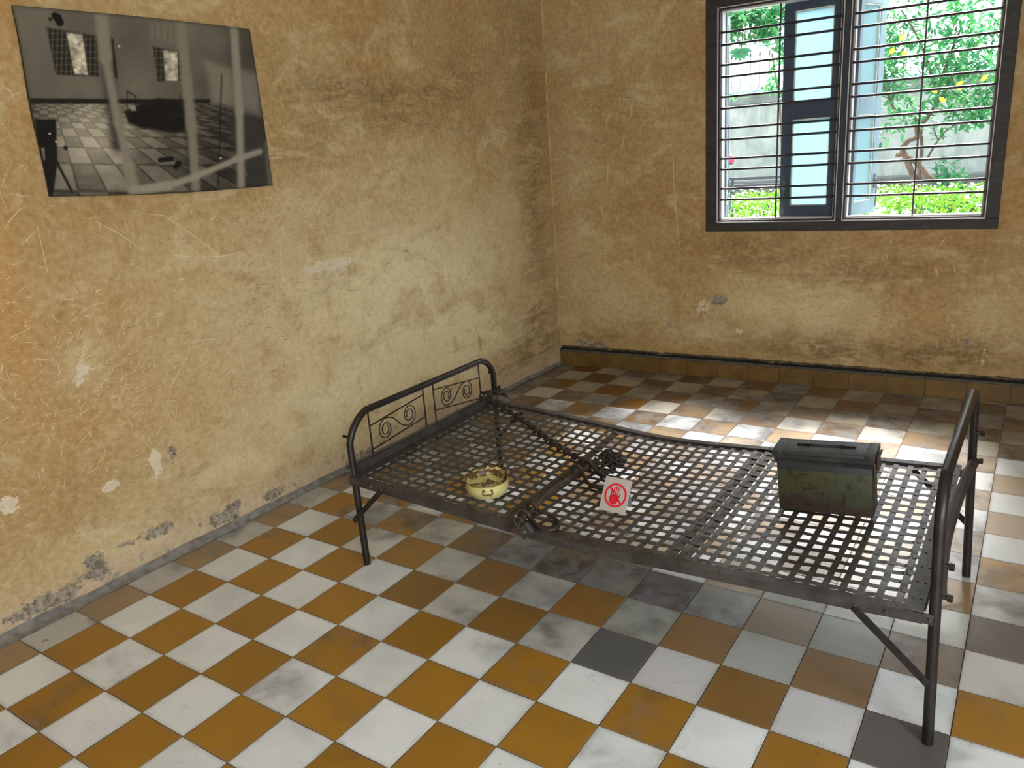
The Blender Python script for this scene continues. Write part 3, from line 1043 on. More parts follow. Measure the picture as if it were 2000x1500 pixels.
for (X, s) in ((0.800, 1), (2.720, -1)):      # end angles with the deck flange
    bm = bmesh.new()
    prof = [(0, 0), (s * 0.042, 0), (s * 0.042, -0.003), (0, -0.003)]
    ring = []
    for y in frange(YN, YF, 0.08):
        t = (y - YN) / (YF - YN)
        z = interp(near_z, X) * (1 - t) + interp(far_z, X) * t + 0.0008
        row = [bm.verts.new((X + a, y, z + b)) for a, b in prof]
        if ring:
            for q in range(4):
                bm.faces.new((ring[q], row[q], row[(q + 1) % 4], ring[(q + 1) % 4]))
        else:
            bm.faces.new(row)
        ring = row
        if y > YN + .03:
            for o_ in (0.012, 0.03):
                rivet(bm, (X + s * o_, y - 0.02, z))
    bm.faces.new(ring[::-1])
    bpart('end_flange', bm, M_BED)
# head cross rail: upright angle against the posts
bm = bmesh.new()
for (a, b, c, d) in (((0.787, 0.803), 0.385, 0.0, 0),):
    pass
box(bm, 0.7995, 0.932, 0.379, 0.8025, 1.905, 0.4165)
box(bm, 0.782, 0.932, 0.4145, 0.8025, 1.905, 0.4175)
rivet(bm, (0.8025, 1.0, 0.398), 0.006, 0.004, Vector((1, 0, 0)))
rivet(bm, (0.8025, 1.85, 0.398), 0.006, 0.004, Vector((1, 0, 0)))
bpart('head_cross_rail', bm, M_BED)
# foot: thin upstanding flange and the bowed outer bar
bm = bmesh.new()
prev = None
for k in range(25):
    y = 0.94 + (1.88 - 0.94) * k / 24
    t = k / 24
    x = 2.7205 + 0.0065 * math.sin(PI * t) + 0.004 * t
    h = 0.032 * min(1, 6 * (1 - t) + 0.02) * min(1, 6 * t + 0.2)
    row = [bm.verts.new((x, y, 0.375)), bm.verts.new((x + 0.003, y, 0.375)), bm.verts.new((x + 0.003, y, 0.378 + h)), bm.verts.new((x, y, 0.378 + h))]
    if prev:
        for q in range(4):
            bm.faces.new((prev[q], row[q], row[(q + 1) % 4], prev[(q + 1) % 4]))
    prev = row
bpart('foot_upstand', bm, M_TUBE)
bm = bmesh.new()
path = smooth_path([(2.757, 1.845, .425), (2.747, 1.72, .425), (2.739, 1.56, .424), (2.734, 1.40, .422), (2.733, 1.25, .421), (2.739, 1.10, .42), (2.746, 1.0, .42), (2.754, .94, .42)], 5)
prev = None
for p in path:
    cs = [(-0.014, 0.006), (-0.006, 0.011), (0.006, 0.009), (0.014, -0.002), (0.014, -0.006), (0.006, 0.004), (-0.006, 0.006), (-0.013, 0.001)]
    row = [bm.verts.new(p + Vector((a, 0, b))) for a, b in cs]
    if prev:
        for q in range(8):
            bm.faces.new((prev[q], row[q], row[(q + 1) % 8], prev[(q + 1) % 8]))
    prev = row
for y in (1.78, 1.52, 1.43, 1.2):
    xq = [p for p in path if abs(p.y - y) < 0.03]
    if xq:
        rivet(bm, (xq[0].x - 0.003, y, xq[0].z + 0.0105), 0.0035, 0.001)
bpart('foot_cross_bar', bm, M_BED, True)

# tubular ends: each one bent tube carries two legs
bm = bmesh.new()
pth = rounded([(0.802, .951, 0.0), (0.797, .951, 0.605), (0.790, 1.90, 0.594), (0.790, 1.900, 0.0)], [0.105, 0.085])
tube(bm, pth, 0.0135, 14)
bpart('headboard_tube', bm, M_TUBE, True)
bm = bmesh.new()
pth = rounded([(2.7545, .945, 0.0), (2.733, .945, 0.705), (2.737, 1.850, 0.672), (2.768, 1.843, 0.0)], [0.085, 0.07])
tube(bm, pth, 0.0135, 14)
bpart('footboard_tube', bm, M_TUBE, True)


def tab_bolt(p, d):
    bm = bmesh.new()
    p = Vector(p)
    d = Vector(d)
    q = 0.6 if d.x < 0 else 1.0
    tube(bm, [p, p + d * 0.024 * q], 0.006, 8)
    tube(bm, [p + d * 0.020 * q, p + d * 0.032 * q], 0.0095 if q == 1 else 0.007, 6)
    bpart('bolt', bm, M_TUBE)


for p, d in (((2.745, .945, .422), (1, 0, 0)), ((2.742, .945, .505), (1, 0, 0)), ((2.745, 1.845, .522), (1, 0, 0)), ((2.748, 1.845, .425), (1, 0, 0)),
             ((0.79, .951, .53), (-1, 0, 0)), ((0.79, .951, .405), (-1, 0, 0)), ((0.785, 1.90, .515), (-1, 0, 0)), ((0.785, 1.90, .405), (-1, 0, 0))):
    tab_bolt(p, d)
for a, b in (((0.778, .934, .187), (0.957, .9215, .352)), ((2.745, .930, .180), (2.567, .9215, .350)),
             ((0.778, 1.916, .187), (0.957, 1.8885, .352)), ((2.755, 1.862, .185), (2.567, 1.8885, .350))):
    bm = bmesh.new()
    bar(bm, a, b, 0.003, 0.021, bevel=0.001)
    s = -1 if a[1] < 1.4 else 1
    rivet(bm, Vector(a) * 0.93 + Vector(b) * 0.07 + Vector((0, s * 0.002, 0)), 0.006, 0.004, Vector((0, s, 0)))
    rivet(bm, Vector(b) * 0.95 + Vector(a) * 0.05 + Vector((0, s * 0.002, 0)), 0.007, 0.004, Vector((0, s, 0)))
    bpart('brace', bm, M_TUBE)
for (y, x) in ((0.934, 2.735), (1.872, 2.738)):
    bm = bmesh.new()      # lug joining rail to foot post
    box(bm, 2.712, y - 0.004, .347, 2.742, y + 0.001, .374, 0.001)
    rivet(bm, (x, y - 0.004, .361), 0.006, 0.004, Vector((0, -1, 0)))
    bpart('lug', bm, M_BED)

# scroll panels
def scroll(cA, cB, rA, mirror, end=1.9):
    """S of two spirals; cA left, cB right in (y,z)"""
    (ya, za), (yb, zb_) = cA, cB
    k = math.log(1.75) / (2 * PI)
    P1, P2 = [], []
    n = 64
    sg = -1 if mirror else 1
    for q in range(n + 1):
        th = end * 2 * PI * q / n
        r = rA * math.exp(-k * th)
        a = PI / 2 + th * 1.0
        # left spiral: outermost at the top (bottom when mirrored)
        P1.append(Vector((0.79, ya + r * math.cos(a) * 0.96, za + sg * r * math.sin(a))))
        P2.append(Vector((0.79, yb - r * math.cos(a) * 0.96, zb_ - sg * r * math.sin(a))))
    mid = []
    p, q2 = P1[0], P2[0]
    w = q2.y - p.y
    t0 = Vector((0, w * 0.55, 0))
    for s in range(1, 12):
        t = s / 12
        mid.append((1 - t) ** 3 * p + 3 * (1 - t) ** 2 * t * (p + t0) + 3 * (1 - t) * t * t * (q2 - t0) + t ** 3 * q2)
    return P1[::-1] + mid + P2


for (ya, yb_, top, bot, cA, cB, mir) in ((1.071, 1.397, (.532, .560), (.435, .463), (1.157, .490), (1.299, .5075), False),
                                         (1.462, 1.791, (.562, .521), (.470, .4225), (1.548, .510), (1.690, .4885), True)):
    bm = bmesh.new()
    for y in (ya, yb_):
        bar(bm, (0.79, y, 0.412), (0.79, y, 0.597), 0.0045, 0.0045, up=(1, 0, 0))
    bar(bm, (0.79, ya, top[0]), (0.79, yb_, top[1]), 0.0045, 0.0045, up=(1, 0, 0))
    bar(bm, (0.79, ya, bot[0]), (0.79, yb_, bot[1]), 0.0045, 0.0045, up=(1, 0, 0))
    tube(bm, scroll(cA, cB, 0.0445, mir), 0.0026, 6)
    bpart('scroll_panel', bm, M_TUBE)

# woven strap deck
bm = bmesh.new()
ycs = [1.0242 + 0.0472 * k for k in range(-1, 18)]
xcs = [2.219 + 0.0442 * k for k in range(-31, 11)]
amp = 0.0007


def strap(pts, half, side):
    prev = None
    th = Vector((0, 0, 0.0004))
    for p in pts:
        row = [bm.verts.new(p - side * half - th), bm.verts.new(p + side * half - th), bm.verts.new(p + side * half + th), bm.verts.new(p - side * half + th)]
        if prev:
            for q in range(4):
                bm.faces.new((prev[q], row[q], row[(q + 1) % 4], prev[(q + 1) % 4]))
        prev = row


for a, y in enumerate(ycs):
    jit = random.uniform(-0.0012, 0.0012)
    pts = []
    xx = [0.806]
    for b, x in enumerate(xcs):
        xx += [x - 0.013, x, x + 0.013]
    xx.append(2.714)
    for x in xx:
        b = (x - xcs[0]) / 0.0442
        sgn = math.cos(PI * b) * (1 if a % 2 == 0 else -1)
        yy = y + jit + 0.0022 * mnoise.noise(Vector((x * 3, y * 9, 0)))
        pts.append(Vector((x, yy, deck_z(x, y) + amp * max(-1, min(1, 1.6 * sgn)))))
    strap(pts, 0.0095, Vector((0, 1, 0)))
for b, x in enumerate(xcs):
    jit = random.uniform(-0.001, 0.001)
    for rep in ((0.0, 0.0088),) + (((0.017, 0.0105),) if abs(x - 2.066) < 0.025 or abs(x - 1.468) < 0.022 else ()):
        pts = []
        yy = [YN + 0.006]
        for a, y in enumerate(ycs):
            yy += [y - 0.014, y, y + 0.014]
        yy.append(YF - 0.006)
        for y in yy:
            a = (y - ycs[0]) / 0.0472
            sgn = -math.cos(PI * a) * (1 if b % 2 == 0 else -1)
            xj = x + jit + rep[0] + 0.002 * mnoise.noise(Vector((x * 9, y * 3, 5)))
            if abs(x - 1.468) < 0.03:
                xj += 0.02 * (1 - (y - YN) / 0.96) - 0.018
            pts.append(Vector((xj, y, deck_z(x, y) + amp * max(-1, min(1, 1.6 * sgn)) - (0.002 if rep[0] else 0))))
        strap(pts, rep[1], Vector((1, 0, 0)))
bpart('woven_strap_base', bm, M_DECK)
for x in (1.452, 2.083):       # flat stretchers under the mesh
    bm = bmesh.new()
    pts = [Vector((x, y, deck_z(x, y) - 0.012)) for y in frange(YN + .004, YF - .004, 0.06)]
    strap_bm = bm
    prev = None
    for p in pts:
        row = [bm.verts.new(p + Vector((dx, 0, dz_))) for dx, dz_ in ((-0.011, -0.003), (0.011, -0.003), (0.011, 0.0), (-0.011, 0.0))]
        if prev:
            for q in range(4):
                bm.faces.new((prev[q], row[q], row[(q + 1) % 4], prev[(q + 1) % 4]))
        prev = row
    bpart('under_stretcher', bm, M_BLACK)

# ------------------------------------------------------------------ chain
def link_mesh(L=0.040, W=0.0265, r=0.0046):
    bm = bmesh.new()
    R = W / 2 - r
    h = L / 2 - r - R
    pts = []
    for k in range(9):
        a = -PI / 2 + PI * k / 8
        pts.append((h + R * math.cos(a), R * math.sin(a), 0))
    for k in range(9):
        a = PI / 2 + PI * k / 8
        pts.append((-h + R * math.cos(a), R * math.sin(a), 0))
    tube(bm, pts, r, 7, closed=True)
    me = bpy.data.meshes.new('link')
    bmesh.ops.recalc_face_normals(bm, faces=bm.faces[:])
    bm.to_mesh(me)
    bm.free()
    me.materials.append(M_CHAIN)
    for p in me.polygons:
        p.use_smooth = True
    return me


LINK = link_mesh()


def frame_mat(p, d, roll):
    d = d.normalized()
    s = d.cross(Vector((0, 0, 1)))
    if s.length < 0.05:
        s = d.cross(Vector((0, 1, 0)))
    s.normalize()
    u = s.cross(d)
    m = Matrix((d, s, u)).transposed().to_4x4()
    return Matrix.Translation(p) @ m @ Matrix.Rotation(roll, 4, 'X')


def lay_chain(root, path, pitch=0.0268, roll0=0.6, scale=1.0, jitter=0.15):
    P = smooth_path(path, 20)
    d = [0]
    for a, b in zip(P, P[1:]):
        d.append(d[-1] + (b - a).length)
    n = int(d[-1] / (pitch * scale))
    for k in range(n + 1):
        s = k * pitch * scale
        i = max(0, min(len(P) - 2, int(np.searchsorted(d, s)) - 1))
        t = (s - d[i]) / max(1e-9, d[i + 1] - d[i])
        p = P[i].lerp(P[i + 1], t)
        dr = P[i + 1] - P[i]
        o = bpy.data.objects.new('link', LINK)
        COL.objects.link(o)
        roll = roll0 + (PI / 2 if k % 2 else 0) + random.uniform(-jitter, jitter)
        m = frame_mat(p - root.location, dr, roll) @ Matrix.Scale(scale, 4)
        o.parent = root
        o.matrix_local = m


ch = thing('chain', 'rusty iron chain laid across the strap base from the headboard to the shackle bar', 'chain', (1.2, 1.68, 0.37))
dz = lambda x, y, o=0.013: (x, y, deck_z(x, y) + o)
lay_chain(ch, [(0.771, 1.815, .400), (0.775, 1.82, .428), (0.797, 1.825, .433), (0.822, 1.822, .412), (0.85, 1.815, .396), dz(0.93, 1.785), dz(1.1, 1.700), dz(1.29, 1.588), dz(1.425, 1.520), dz(1.50, 1.488, .016), dz(1.545, 1.470, .02)])
lay_chain(ch, [(0.790, 1.925, .428), (0.815, 1.905, .438), (0.822, 1.875, .428), (0.800, 1.855, .432), (0.783, 1.84, .432)], roll0=0.2, scale=1.1)
lay_chain(ch, [(0.80, 1.835, .432), (0.828, 1.822, .405), (0.822, 1.80, .392)], roll0=0.9)
lay_chain(ch, [(0.790, 1.93, .425), (0.81, 1.94, .405), (0.83, 1.93, .398)], roll0=0.5)
cc = Vector((1.578, 1.535, 0))
cc.z = deck_z(cc.x, cc.y) + 0.026
knot = []
rk = random.Random(3)
for k in range(11):
    a = k * 2.4
    knot.append(cc + Vector((0.036 * math.cos(a), 0.034 * math.sin(a), 0.020 * math.sin(k * 1.7) + rk.uniform(-.004, .004))))
lay_chain(ch, [dz(1.54, 1.47, .02), dz(1.565, 1.475, .018)] + knot, roll0=0.9, jitter=0.5)
lay_chain(ch, [dz(1.55, 1.455, .02), dz(1.585, 1.44, .012), dz(1.615, 1.46, .013), dz(1.61, 1.50, .016), dz(1.585, 1.52, .02)], roll0=0.4, scale=1.25, jitter=0.4)
lay_chain(ch, [dz(1.535, 1.50, .02), dz(1.555, 1.455, .024), dz(1.575, 1.43, .018)], roll0=1.2, scale=1.2)


# ------------------------------------------------------------------ shackle bar and the two ankle shackles
def zz_(x, y, o):
    return Vector((x, y, deck_z(x, y) + o))


bpts = [zz_(1.538, 1.452, .022), zz_(1.532, 1.42, .020), zz_(1.519, 1.36, .018), zz_(1.519, 1.28, .020), zz_(1.518, 1.18, .020), zz_(1.529, 1.09, .016), zz_(1.545, 1.01, .016), zz_(1.553, .955, .018), Vector((1.565, .915, .359)), Vector((1.572, .893, .353))]
root = thing('shackle_bar', 'long rusty iron rod lying across the strap base threading both ankle shackles', 'iron bar', (1.53, 1.2, 0.36))


def rpart(root, name, bm, mat, smooth=True):
    l = root.location
    for v in bm.verts:
        v.co -= l
    return obj(name, bm, mat, root, smooth)


bm = bmesh.new()
tube(bm, smooth_path(bpts, 6), 0.0095, 12)
rpart(root, 'rod', bm, M_RUST)
bm = bmesh.new()
tube(bm, [Vector((1.569, .900, .355)), Vector((1.574, .884, .350))], 0.0145, 12)
tube(bm, [Vector((1.573, .886, .351)), Vector((1.576, .878, .349))], 0.007, 8)
rpart(root, 'rod_head', bm, M_RUST)


def shackle(e1, e2, tip, side, label, R=0.0185, r=0.0068):
    """two eyelets standing round the bar, joined by a loop reaching to tip"""
    e1, e2, tip = Vector(e1), Vector(e2), Vector(tip)
    t = thing('ankle_shackle', label, 'shackle', (e1 + e2) / 2, group='iron ankle shackles on the bar')
    P = []
    for k in range(13):     # eyelet 1, from underneath round the outside to the top and over
        a = math.radians(-60 - 300 * k / 12)
        P.append(e1 + Vector((R * math.cos(a), 0.004 * (k / 12 - .5), R * math.sin(a))))
    d = (tip - (e1 + e2) / 2)
    w = (e2 - e1)
    P += [e1 + d * 0.35 + Vector((0, 0, 0.0)) - w * 0.02, e1 + d * 0.68 - w * 0.18 + Vector((0, 0, -0.004)), tip - w * 0.42 - d * 0.03,
          tip + Vector((0, 0, 0)) + d * 0.06, tip + w * 0.42 - d * 0.03, e2 + d * 0.66 + w * 0.16 + Vector((0, 0, -0.002)), e2 + d * 0.34 + w * 0.02 + Vector((0, 0, 0.004))]
    for k in range(13):
        a = math.radians(0 + 300 * k / 12)
        P.append(e2 + Vector((R * math.cos(a), 0.004 * (k / 12 - .5), R * math.sin(a))))
    bm = bmesh.new()
    tube(bm, smooth_path(P, 4), r, 10)
    rpart(t, 'loop', bm, M_CHAIN)
    return t


shackle(zz_(1.521, 1.378, .026), zz_(1.534, 1.437, .030), zz_(1.652, 1.350, .009), 1, 'upper iron ankle shackle, loop lying beside the tangled end of the chain', R=0.0215)
shackle(zz_(1.553, .968, .020), zz_(1.541, 1.035, .022), zz_(1.662, .985, .009), 1, 'lower iron ankle shackle, loop lying at the near side rail above a padlock', R=0.0205)


def padlock(name, label, loc, rot, size=1.0):
    t = thing(name, label, 'padlock', loc)
    t.rotation_euler = rot
    bm = bmesh.new()
    box(bm, -0.020 * size, -0.0085 * size, -0.036 * size, 0.020 * size, 0.0085 * size, 0.0, 0.0035 * size)
    obj('body', bm, M_LOCK, t)
    bm = bmesh.new()
    P = [(-0.012, 0, -0.004), (-0.012, 0, 0.012)] + [(0.012 * math.cos(a), 0, 0.014 + 0.012 * math.sin(a)) for a in [PI - PI * k / 8 for k in range(9)]] + [(0.012, 0, 0.012), (0.012, 0, -0.004)]
    tube(bm, [Vector(p) * size for p in P], 0.003 * size, 8)
    obj('shackle', bm, M_LOCK, t, True)
    bm = bmesh.new()
    tube(bm, [(0.0, -0.0088 * size, -0.018 * size), (0.0, -0.0095 * size, -0.018 * size)], 0.004 * size, 10)
    obj('keyhole_rivet', bm, simple('rivet_bright', S(150, 150, 145), 0.35, 0.8), t)
    return t


padlock('padlock', 'square grey padlock hanging over the near side rail below the lower shackle', (1.587, .9, .367), (math.radians(-6), math.radians(-38), math.radians(18)), 1.12)
padlock('padlock', 'dark padlock lying on the straps at the far end of the tangled chain', (1.607, 1.535, deck_z(1.61, 1.53) + 0.024), (math.radians(35), math.radians(-60), math.radians(25)), 1.05)

# ------------------------------------------------------------------ enamel pot
n = NT('chipped_yellow_enamel')
v1 = n.noise(26, 6, 0.7, 0.6)
v2 = n.noise(9, 4, 0.6, 0.4)
c = n.mix(n.step(v2, 0.3, 0.7), S(206, 198, 134), S(182, 170, 108))
zc = n.sep()[2]
rim = n.attr('rust')
f = n.step(n.math('ADD', n.math('MULTIPLY', v1, 0.9), rim), 0.70, 0.80)
c = n.mix(f, c, n.mix(n.step(v1, 0.4, 0.65), S(44, 30, 20), S(104, 70, 36)))
M_POT = n.out(c, 0.42, n.bump(f, -0.4, 0.002))
pc = Vector((1.312, 1.098, 0))
pc.z = deck_z(pc.x, pc.y) + 0.001
pot = thing('broken_pot', 'broken pale yellow enamel pot with rusted jagged rim standing on the straps', 'pot', pc)
pot.rotation_euler = (0, 0, math.atan2(-0.921 - pc.y, 2.86 - pc.x))     # local +x faces the camera side
bm = bmesh.new()
ru = bm.verts.layers.float.new('rust')
seg = 96


def rim_h(a):
    """height of the broken wall above the seam, a = angle from the camera side"""
    back = 0.5 - 0.5 * math.cos(a)
    h = 0.021 * max(0.0, min(1.0, (back - 0.25) * 2.6))
    h += 0.004 * math.sin(3 * a + 0.6) * back + 0.0025 * math.sin(11 * a) * back + 0.0015 * math.sin(23 * a + 1) * back
    if abs(((a + 2.1 + PI) % (2 * PI)) - PI) < 0.30:
        h *= 0.35
    return max(0.0012, h)


prof = [(0.058, 0.0, .0), (0.066, 0.002, .02), (0.069, 0.008, .1), (0.0735, 0.014, .16), (0.0765, 0.024, .02), (0.0770, 0.034, .0), (0.0745, 0.043, .05), (0.0745, 0.050, .25), (0.0765, 0.052, .4)]
rings = []
for (r, z, u) in prof:
    ring = []
    for k in range(seg):
        a = 2 * PI * k / seg
        v = bm.verts.new((r * math.cos(a), r * math.sin(a), z))
        v[ru] = u
        ring.append(v)
    rings.append(ring)
for (q, du) in ((0.5, .1), (1.0, .45)):
    ring = []
    for k in range(seg):
        a = 2 * PI * k / seg
        h = rim_h(a if a < PI else a - 2 * PI)
        v = bm.verts.new((0.0765 * math.cos(a), 0.0765 * math.sin(a), 0.052 + h * q))
        v[ru] = du * (0.6 + 0.6 * math.sin(k * 0.35) ** 2)
        ring.append(v)
    rings.append(ring)
for (q, du) in ((1.0, .5), (0.5, .3), (0.0, .35)):
    ring = []
    for k in range(seg):
        a = 2 * PI * k / seg
        h = rim_h(a if a < PI else a - 2 * PI)
        v = bm.verts.new((0.0738 * math.cos(a), 0.0738 * math.sin(a), 0.0515 + h * q))
        v[ru] = du
        ring.append(v)
    rings.append(ring)
for (r, z, u) in ((0.0725, 0.046, .34), (0.071, 0.040, .30), (0.045, 0.0385, .24), (0.02, 0.038, .34)):
    ring = []
    for k in range(seg):
        a = 2 * PI * k / seg
        v = bm.verts.new((r * math.cos(a), r * math.sin(a), z))
        v[ru] = u
        ring.append(v)
    rings.append(ring)
for A, B in zip(rings, rings[1:]):
    for k in range(seg):
        bm.faces.new((A[k], A[(k + 1) % seg], B[(k + 1) % seg], B[k]))
bm.faces.new(rings[-1])
bm.faces.new(rings[0][::-1])
obj('body', bm, M_POT, pot, True)
bm = bmesh.new()
P = []
for (yy, z) in ((-0.014, 0.040), (-0.017, 0.032), (-0.013, 0.025), (0.013, 0.025), (0.017, 0.032), (0.014, 0.040)):
    P.append(Vector((0.0795, yy, z)))
tube(bm, smooth_path(P, 4), 0.0022, 6)
box(bm, 0.074, -0.018, 0.037, 0.081, -0.010, 0.043, 0.001)
box(bm, 0.074, 0.010, 0.037, 0.081, 0.018, 0.043, 0.001)
obj('handle', bm, simple('handle_rust', S(92, 70, 44), 0.5), pot, True)

# ------------------------------------------------------------------ ammunition box
n = NT('worn_olive_paint')
sp = n.sep()
z = sp[2]
v1 = n.noise(14, 6, 0.7, 0.6)
v2 = n.noise(30, 6, 0.75, 0.4)
v3 = n.noise(5, 3)
wave = n.math('ADD', z, n.math('MULTIPLY', n.math('SUBTRACT', v3, 0.5), 0.035))
low_c = n.mix(n.step(v3, 0.3, 0.7), S(70, 70, 42), S(54, 62, 44))
c = n.mix(n.step(wave, 0.135, 0.139), low_c, S(46, 50, 52))
c = n.mix(n.math('MULTIPLY', n.step(n.noise(22, 5, 0.7, 0.3), 0.58, 0.62), 0.85), c, S(44, 36, 28))
rust = n.math('SUBTRACT', 1.0, n.step(n.math('ADD', z, n.math('MULTIPLY', n.math('SUBTRACT', v1, 0.5), 0.20)), 0.040, 0.052))
c = n.mix(rust, c, n.mix(v2, S(46, 38, 34), S(74, 60, 50)))
c = n.mix(n.math('MULTIPLY', n.step(v2, 0.54, 0.60), 0.85), c, S(44, 32, 26))
M_AMMO = n.out(c, 0.5, n.bump(v2, 0.2, 0.002), 0.2)
M_AMMOD = mat_metal('dark_box_paint', S(44, 45, 45), S(62, 63, 62), 0.45, 0.5, S(70, 54, 44))
ab = thing('ammunition_box', 'rusty olive metal ammunition box with dark lid on the foot end of the bed', 'metal box', (2.3938, 1.424, 0.3655))
ab.rotation_euler = (0.02, -0.076, 0.0305)
bm = bmesh.new()
bw, bd, bh = 0.1375, 0.046, 0.183
box(bm, -bw, -bd, 0, bw, bd, bh, 0.006)
obj('body', bm, M_AMMO, ab, True)
bm = bmesh.new()        # flared collar under the lid
prev = None
for (dx, zq) in ((0.0008, bh - 0.022), (0.002, bh - 0.014), (0.0065, bh - 0.003), (0.007, bh + 0.009)):
    row = [bm.verts.new(p) for p in ((-bw - dx, -bd - dx, zq), (bw + dx, -bd - dx, zq), (bw + dx, bd + dx, zq), (-bw - dx, bd + dx, zq))]
    if prev:
        for q in range(4):
            bm.faces.new((prev[q], prev[(q + 1) % 4], row[(q + 1) % 4], row[q]))
    prev = row
bm.faces.new(prev)
obj('collar', bm, M_AMMOD, ab)
lid = None
bm = bmesh.new()
box(bm, -bw - 0.009, -bd - 0.011, bh + 0.008, bw + 0.009, bd + 0.011, bh + 0.0215, 0.003)
box(bm, -bw - 0.0096, -bd - 0.0116, bh + 0.006, -bw + 0.020, bd + 0.0116, bh + 0.0222, 0.002)
box(bm, bw - 0.020, -bd - 0.0116, bh + 0.006, bw + 0.0096, bd + 0.0116, bh + 0.0222, 0.002)
lid = obj('lid', bm, M_AMMOD, ab, True)
bm = bmesh.new()
zt = bh + 0.021
bar(bm, (-0.078, 0.010, zt + 0.004), (0.082, 0.010, zt + 0.004), 0.009, 0.003, bevel=0.001)
box(bm, -0.084, 0.004, zt + 0.001, -0.052, 0.016, zt + 0.006, 0.001)
box(bm, 0.052, 0.004, zt + 0.001, 0.086, 0.016, zt + 0.006, 0.001)
for x in (-0.050, 0.048):
    box(bm, x - 0.004, 0.001, zt - 0.001, x + 0.004, 0.019, zt + 0.0085, 0.001)
obj('carry_handle', bm, M_TUBE, lid)
bm = bmesh.new()      # latch on the right end
box(bm, bw + 0.001, -0.028, bh - 0.055, bw + 0.007, 0.028, bh - 0.012, 0.002)
box(bm, bw + 0.010, -0.024, bh - 0.040, bw + 0.014, 0.024, bh + 0.012, 0.001)
tube(bm, [(bw + 0.013, -0.03, bh - 0.03), (bw + 0.013, 0.03, bh - 0.03)], 0.004, 8)
tube(bm, [(bw + 0.016, -0.03, bh + 0.010), (bw + 0.016, 0.03, bh + 0.010)], 0.0035, 8)
obj('latch', bm, mat_metal('latch_rust', S(72, 60, 54), S(100, 82, 74), 0.5, 0.8, S(110, 74, 60)), ab)
bm = bmesh.new()
box(bm, -bw - 0.004, -0.03, bh - 0.032, -bw + 0.001, 0.03, bh - 0.020, 0.001)
tube(bm, [(-bw - 0.005, -0.035, bh - 0.018), (-bw - 0.005, 0.035, bh - 0.018)], 0.0035, 8)
obj('hinge', bm, M_AMMOD, ab)

# ------------------------------------------------------------------ do-not-touch sign
BLp, BRp = Vector((1.7243, 1.158, .3345)), Vector((1.8215, 1.1565, .3345))
TLp = Vector((1.7240, 1.2205, .4325))
sg = thing('sign', 'small grey card sign with red no touching hand symbol standing on the straps', 'sign', (BLp + BRp) / 2)
ux = (BRp - BLp).normalized()
uz = (TLp - BLp)
uz = (uz - ux * uz.dot(ux))
W_, H_ = (BRp - BLp).length, uz.length
uz.normalize()
ydir = uz.cross(ux)
# local frame: X right, Z up along the card, Y away from the camera
mS = Matrix(((ux.x, ydir.x, uz.x, 0), (ux.y, ydir.y, uz.y, 0), (ux.z, ydir.z, uz.z, 0), (0, 0, 0, 1)))
roll = Matrix.Identity(4)


def spart(name, bm, mat, parent=None):
    for v in bm.verts:
        v.co = mS @ (roll @ v.co)
    return obj(name, bm, mat, parent or sg)


bm = bmesh.new()
box(bm, -W_ / 2, 0.0, 0.004, W_ / 2, 0.0012, H_ + 0.002)
card = spart('card', bm, simple('sign_card', S(176, 170, 162), 0.35, var=0.03))
M_RED = simple('sign_red', S(214, 22, 52), 0.4, var=0.03)


def flat(bm, poly, y=-0.0004, d=0.0003):
    vs = [bm.verts.new((x, y, z)) for x, z in poly]
    f = bm.faces.new(vs)
    r = bmesh.ops.extrude_face_region(bm, geom=[f])
    for v in [g for g in r['geom'] if isinstance(g, bmesh.types.BMVert)]:
        v.co.y += d


cz, R1, R2 = H_ * 0.515, 0.0405, 0.0335
bm = bmesh.new()
seg = 56
for k in range(seg):
    a, b = 2 * PI * k / seg, 2 * PI * (k + 1) / seg
    flat(bm, [(R1 * math.cos(a), cz + R1 * math.sin(a)), (R1 * math.cos(b), cz + R1 * math.sin(b)), (R2 * math.cos(b), cz + R2 * math.sin(b)), (R2 * math.cos(a), cz + R2 * math.sin(a))])
d = Vector((math.cos(math.radians(-45)), math.sin(math.radians(-45))))
nn = Vector((-d.y, d.x)) * 0.0032


def sl(t0, t1):
    p, q = d * t0, d * t1
    flat(bm, [(p.x - nn.x, cz + p.y - nn.y), (q.x - nn.x, cz + q.y - nn.y), (q.x + nn.x, cz + q.y + nn.y), (p.x + nn.x, cz + p.y + nn.y)])


sl(-0.0335, -0.0125)
sl(0.0165, 0.0335)
spart('prohibition_ring', bm, M_RED, card)
bm = bmesh.new()
palm = []
for k in range(28):
    a = 2 * PI * k / 28
    px_, pz_ = -0.0035 + 0.0165 * math.cos(a), cz - 0.0145 + 0.0175 * math.sin(a)
    if math.sin(a) > 0:
        px_ = -0.0035 + 0.0165 * max(-1, min(1, math.cos(a) * 1.25))
    palm.append((px_, pz_))
flat(bm, palm)
for (x, z1, w, ln) in ((-0.0145, 0.0190, 0.0019, -0.001), (-0.0088, 0.0270, 0.0022, 0.001), (-0.0022, 0.0300, 0.0023, 0.003), (0.0045, 0.0265, 0.0022, 0.005)):
    p = [(x - w, cz - 0.006), (x + w, cz - 0.006)]
    for k in range(7):
        a = PI * k / 6
        p.append((x + ln + w * math.cos(a), cz + z1 + w * math.sin(a)))
    flat(bm, p)
flat(bm, [(0.008, cz - 0.022), (0.0150, cz - 0.008), (0.0185, cz + 0.004), (0.0175, cz + 0.010), (0.0150, cz + 0.009), (0.0120, cz - 0.002), (0.008, cz - 0.006)])
spart('hand_symbol', bm, M_RED, card)
bm = bmesh.new()
bar(bm, (0.012, 0.003, H_ - 0.006), (0.012, 0.066, 0.038), 0.05, 0.0012, up=(0, 1, 0.3))
lg = spart('back_leg', bm, simple('clear_prop', S(120, 124, 126), 0.3))

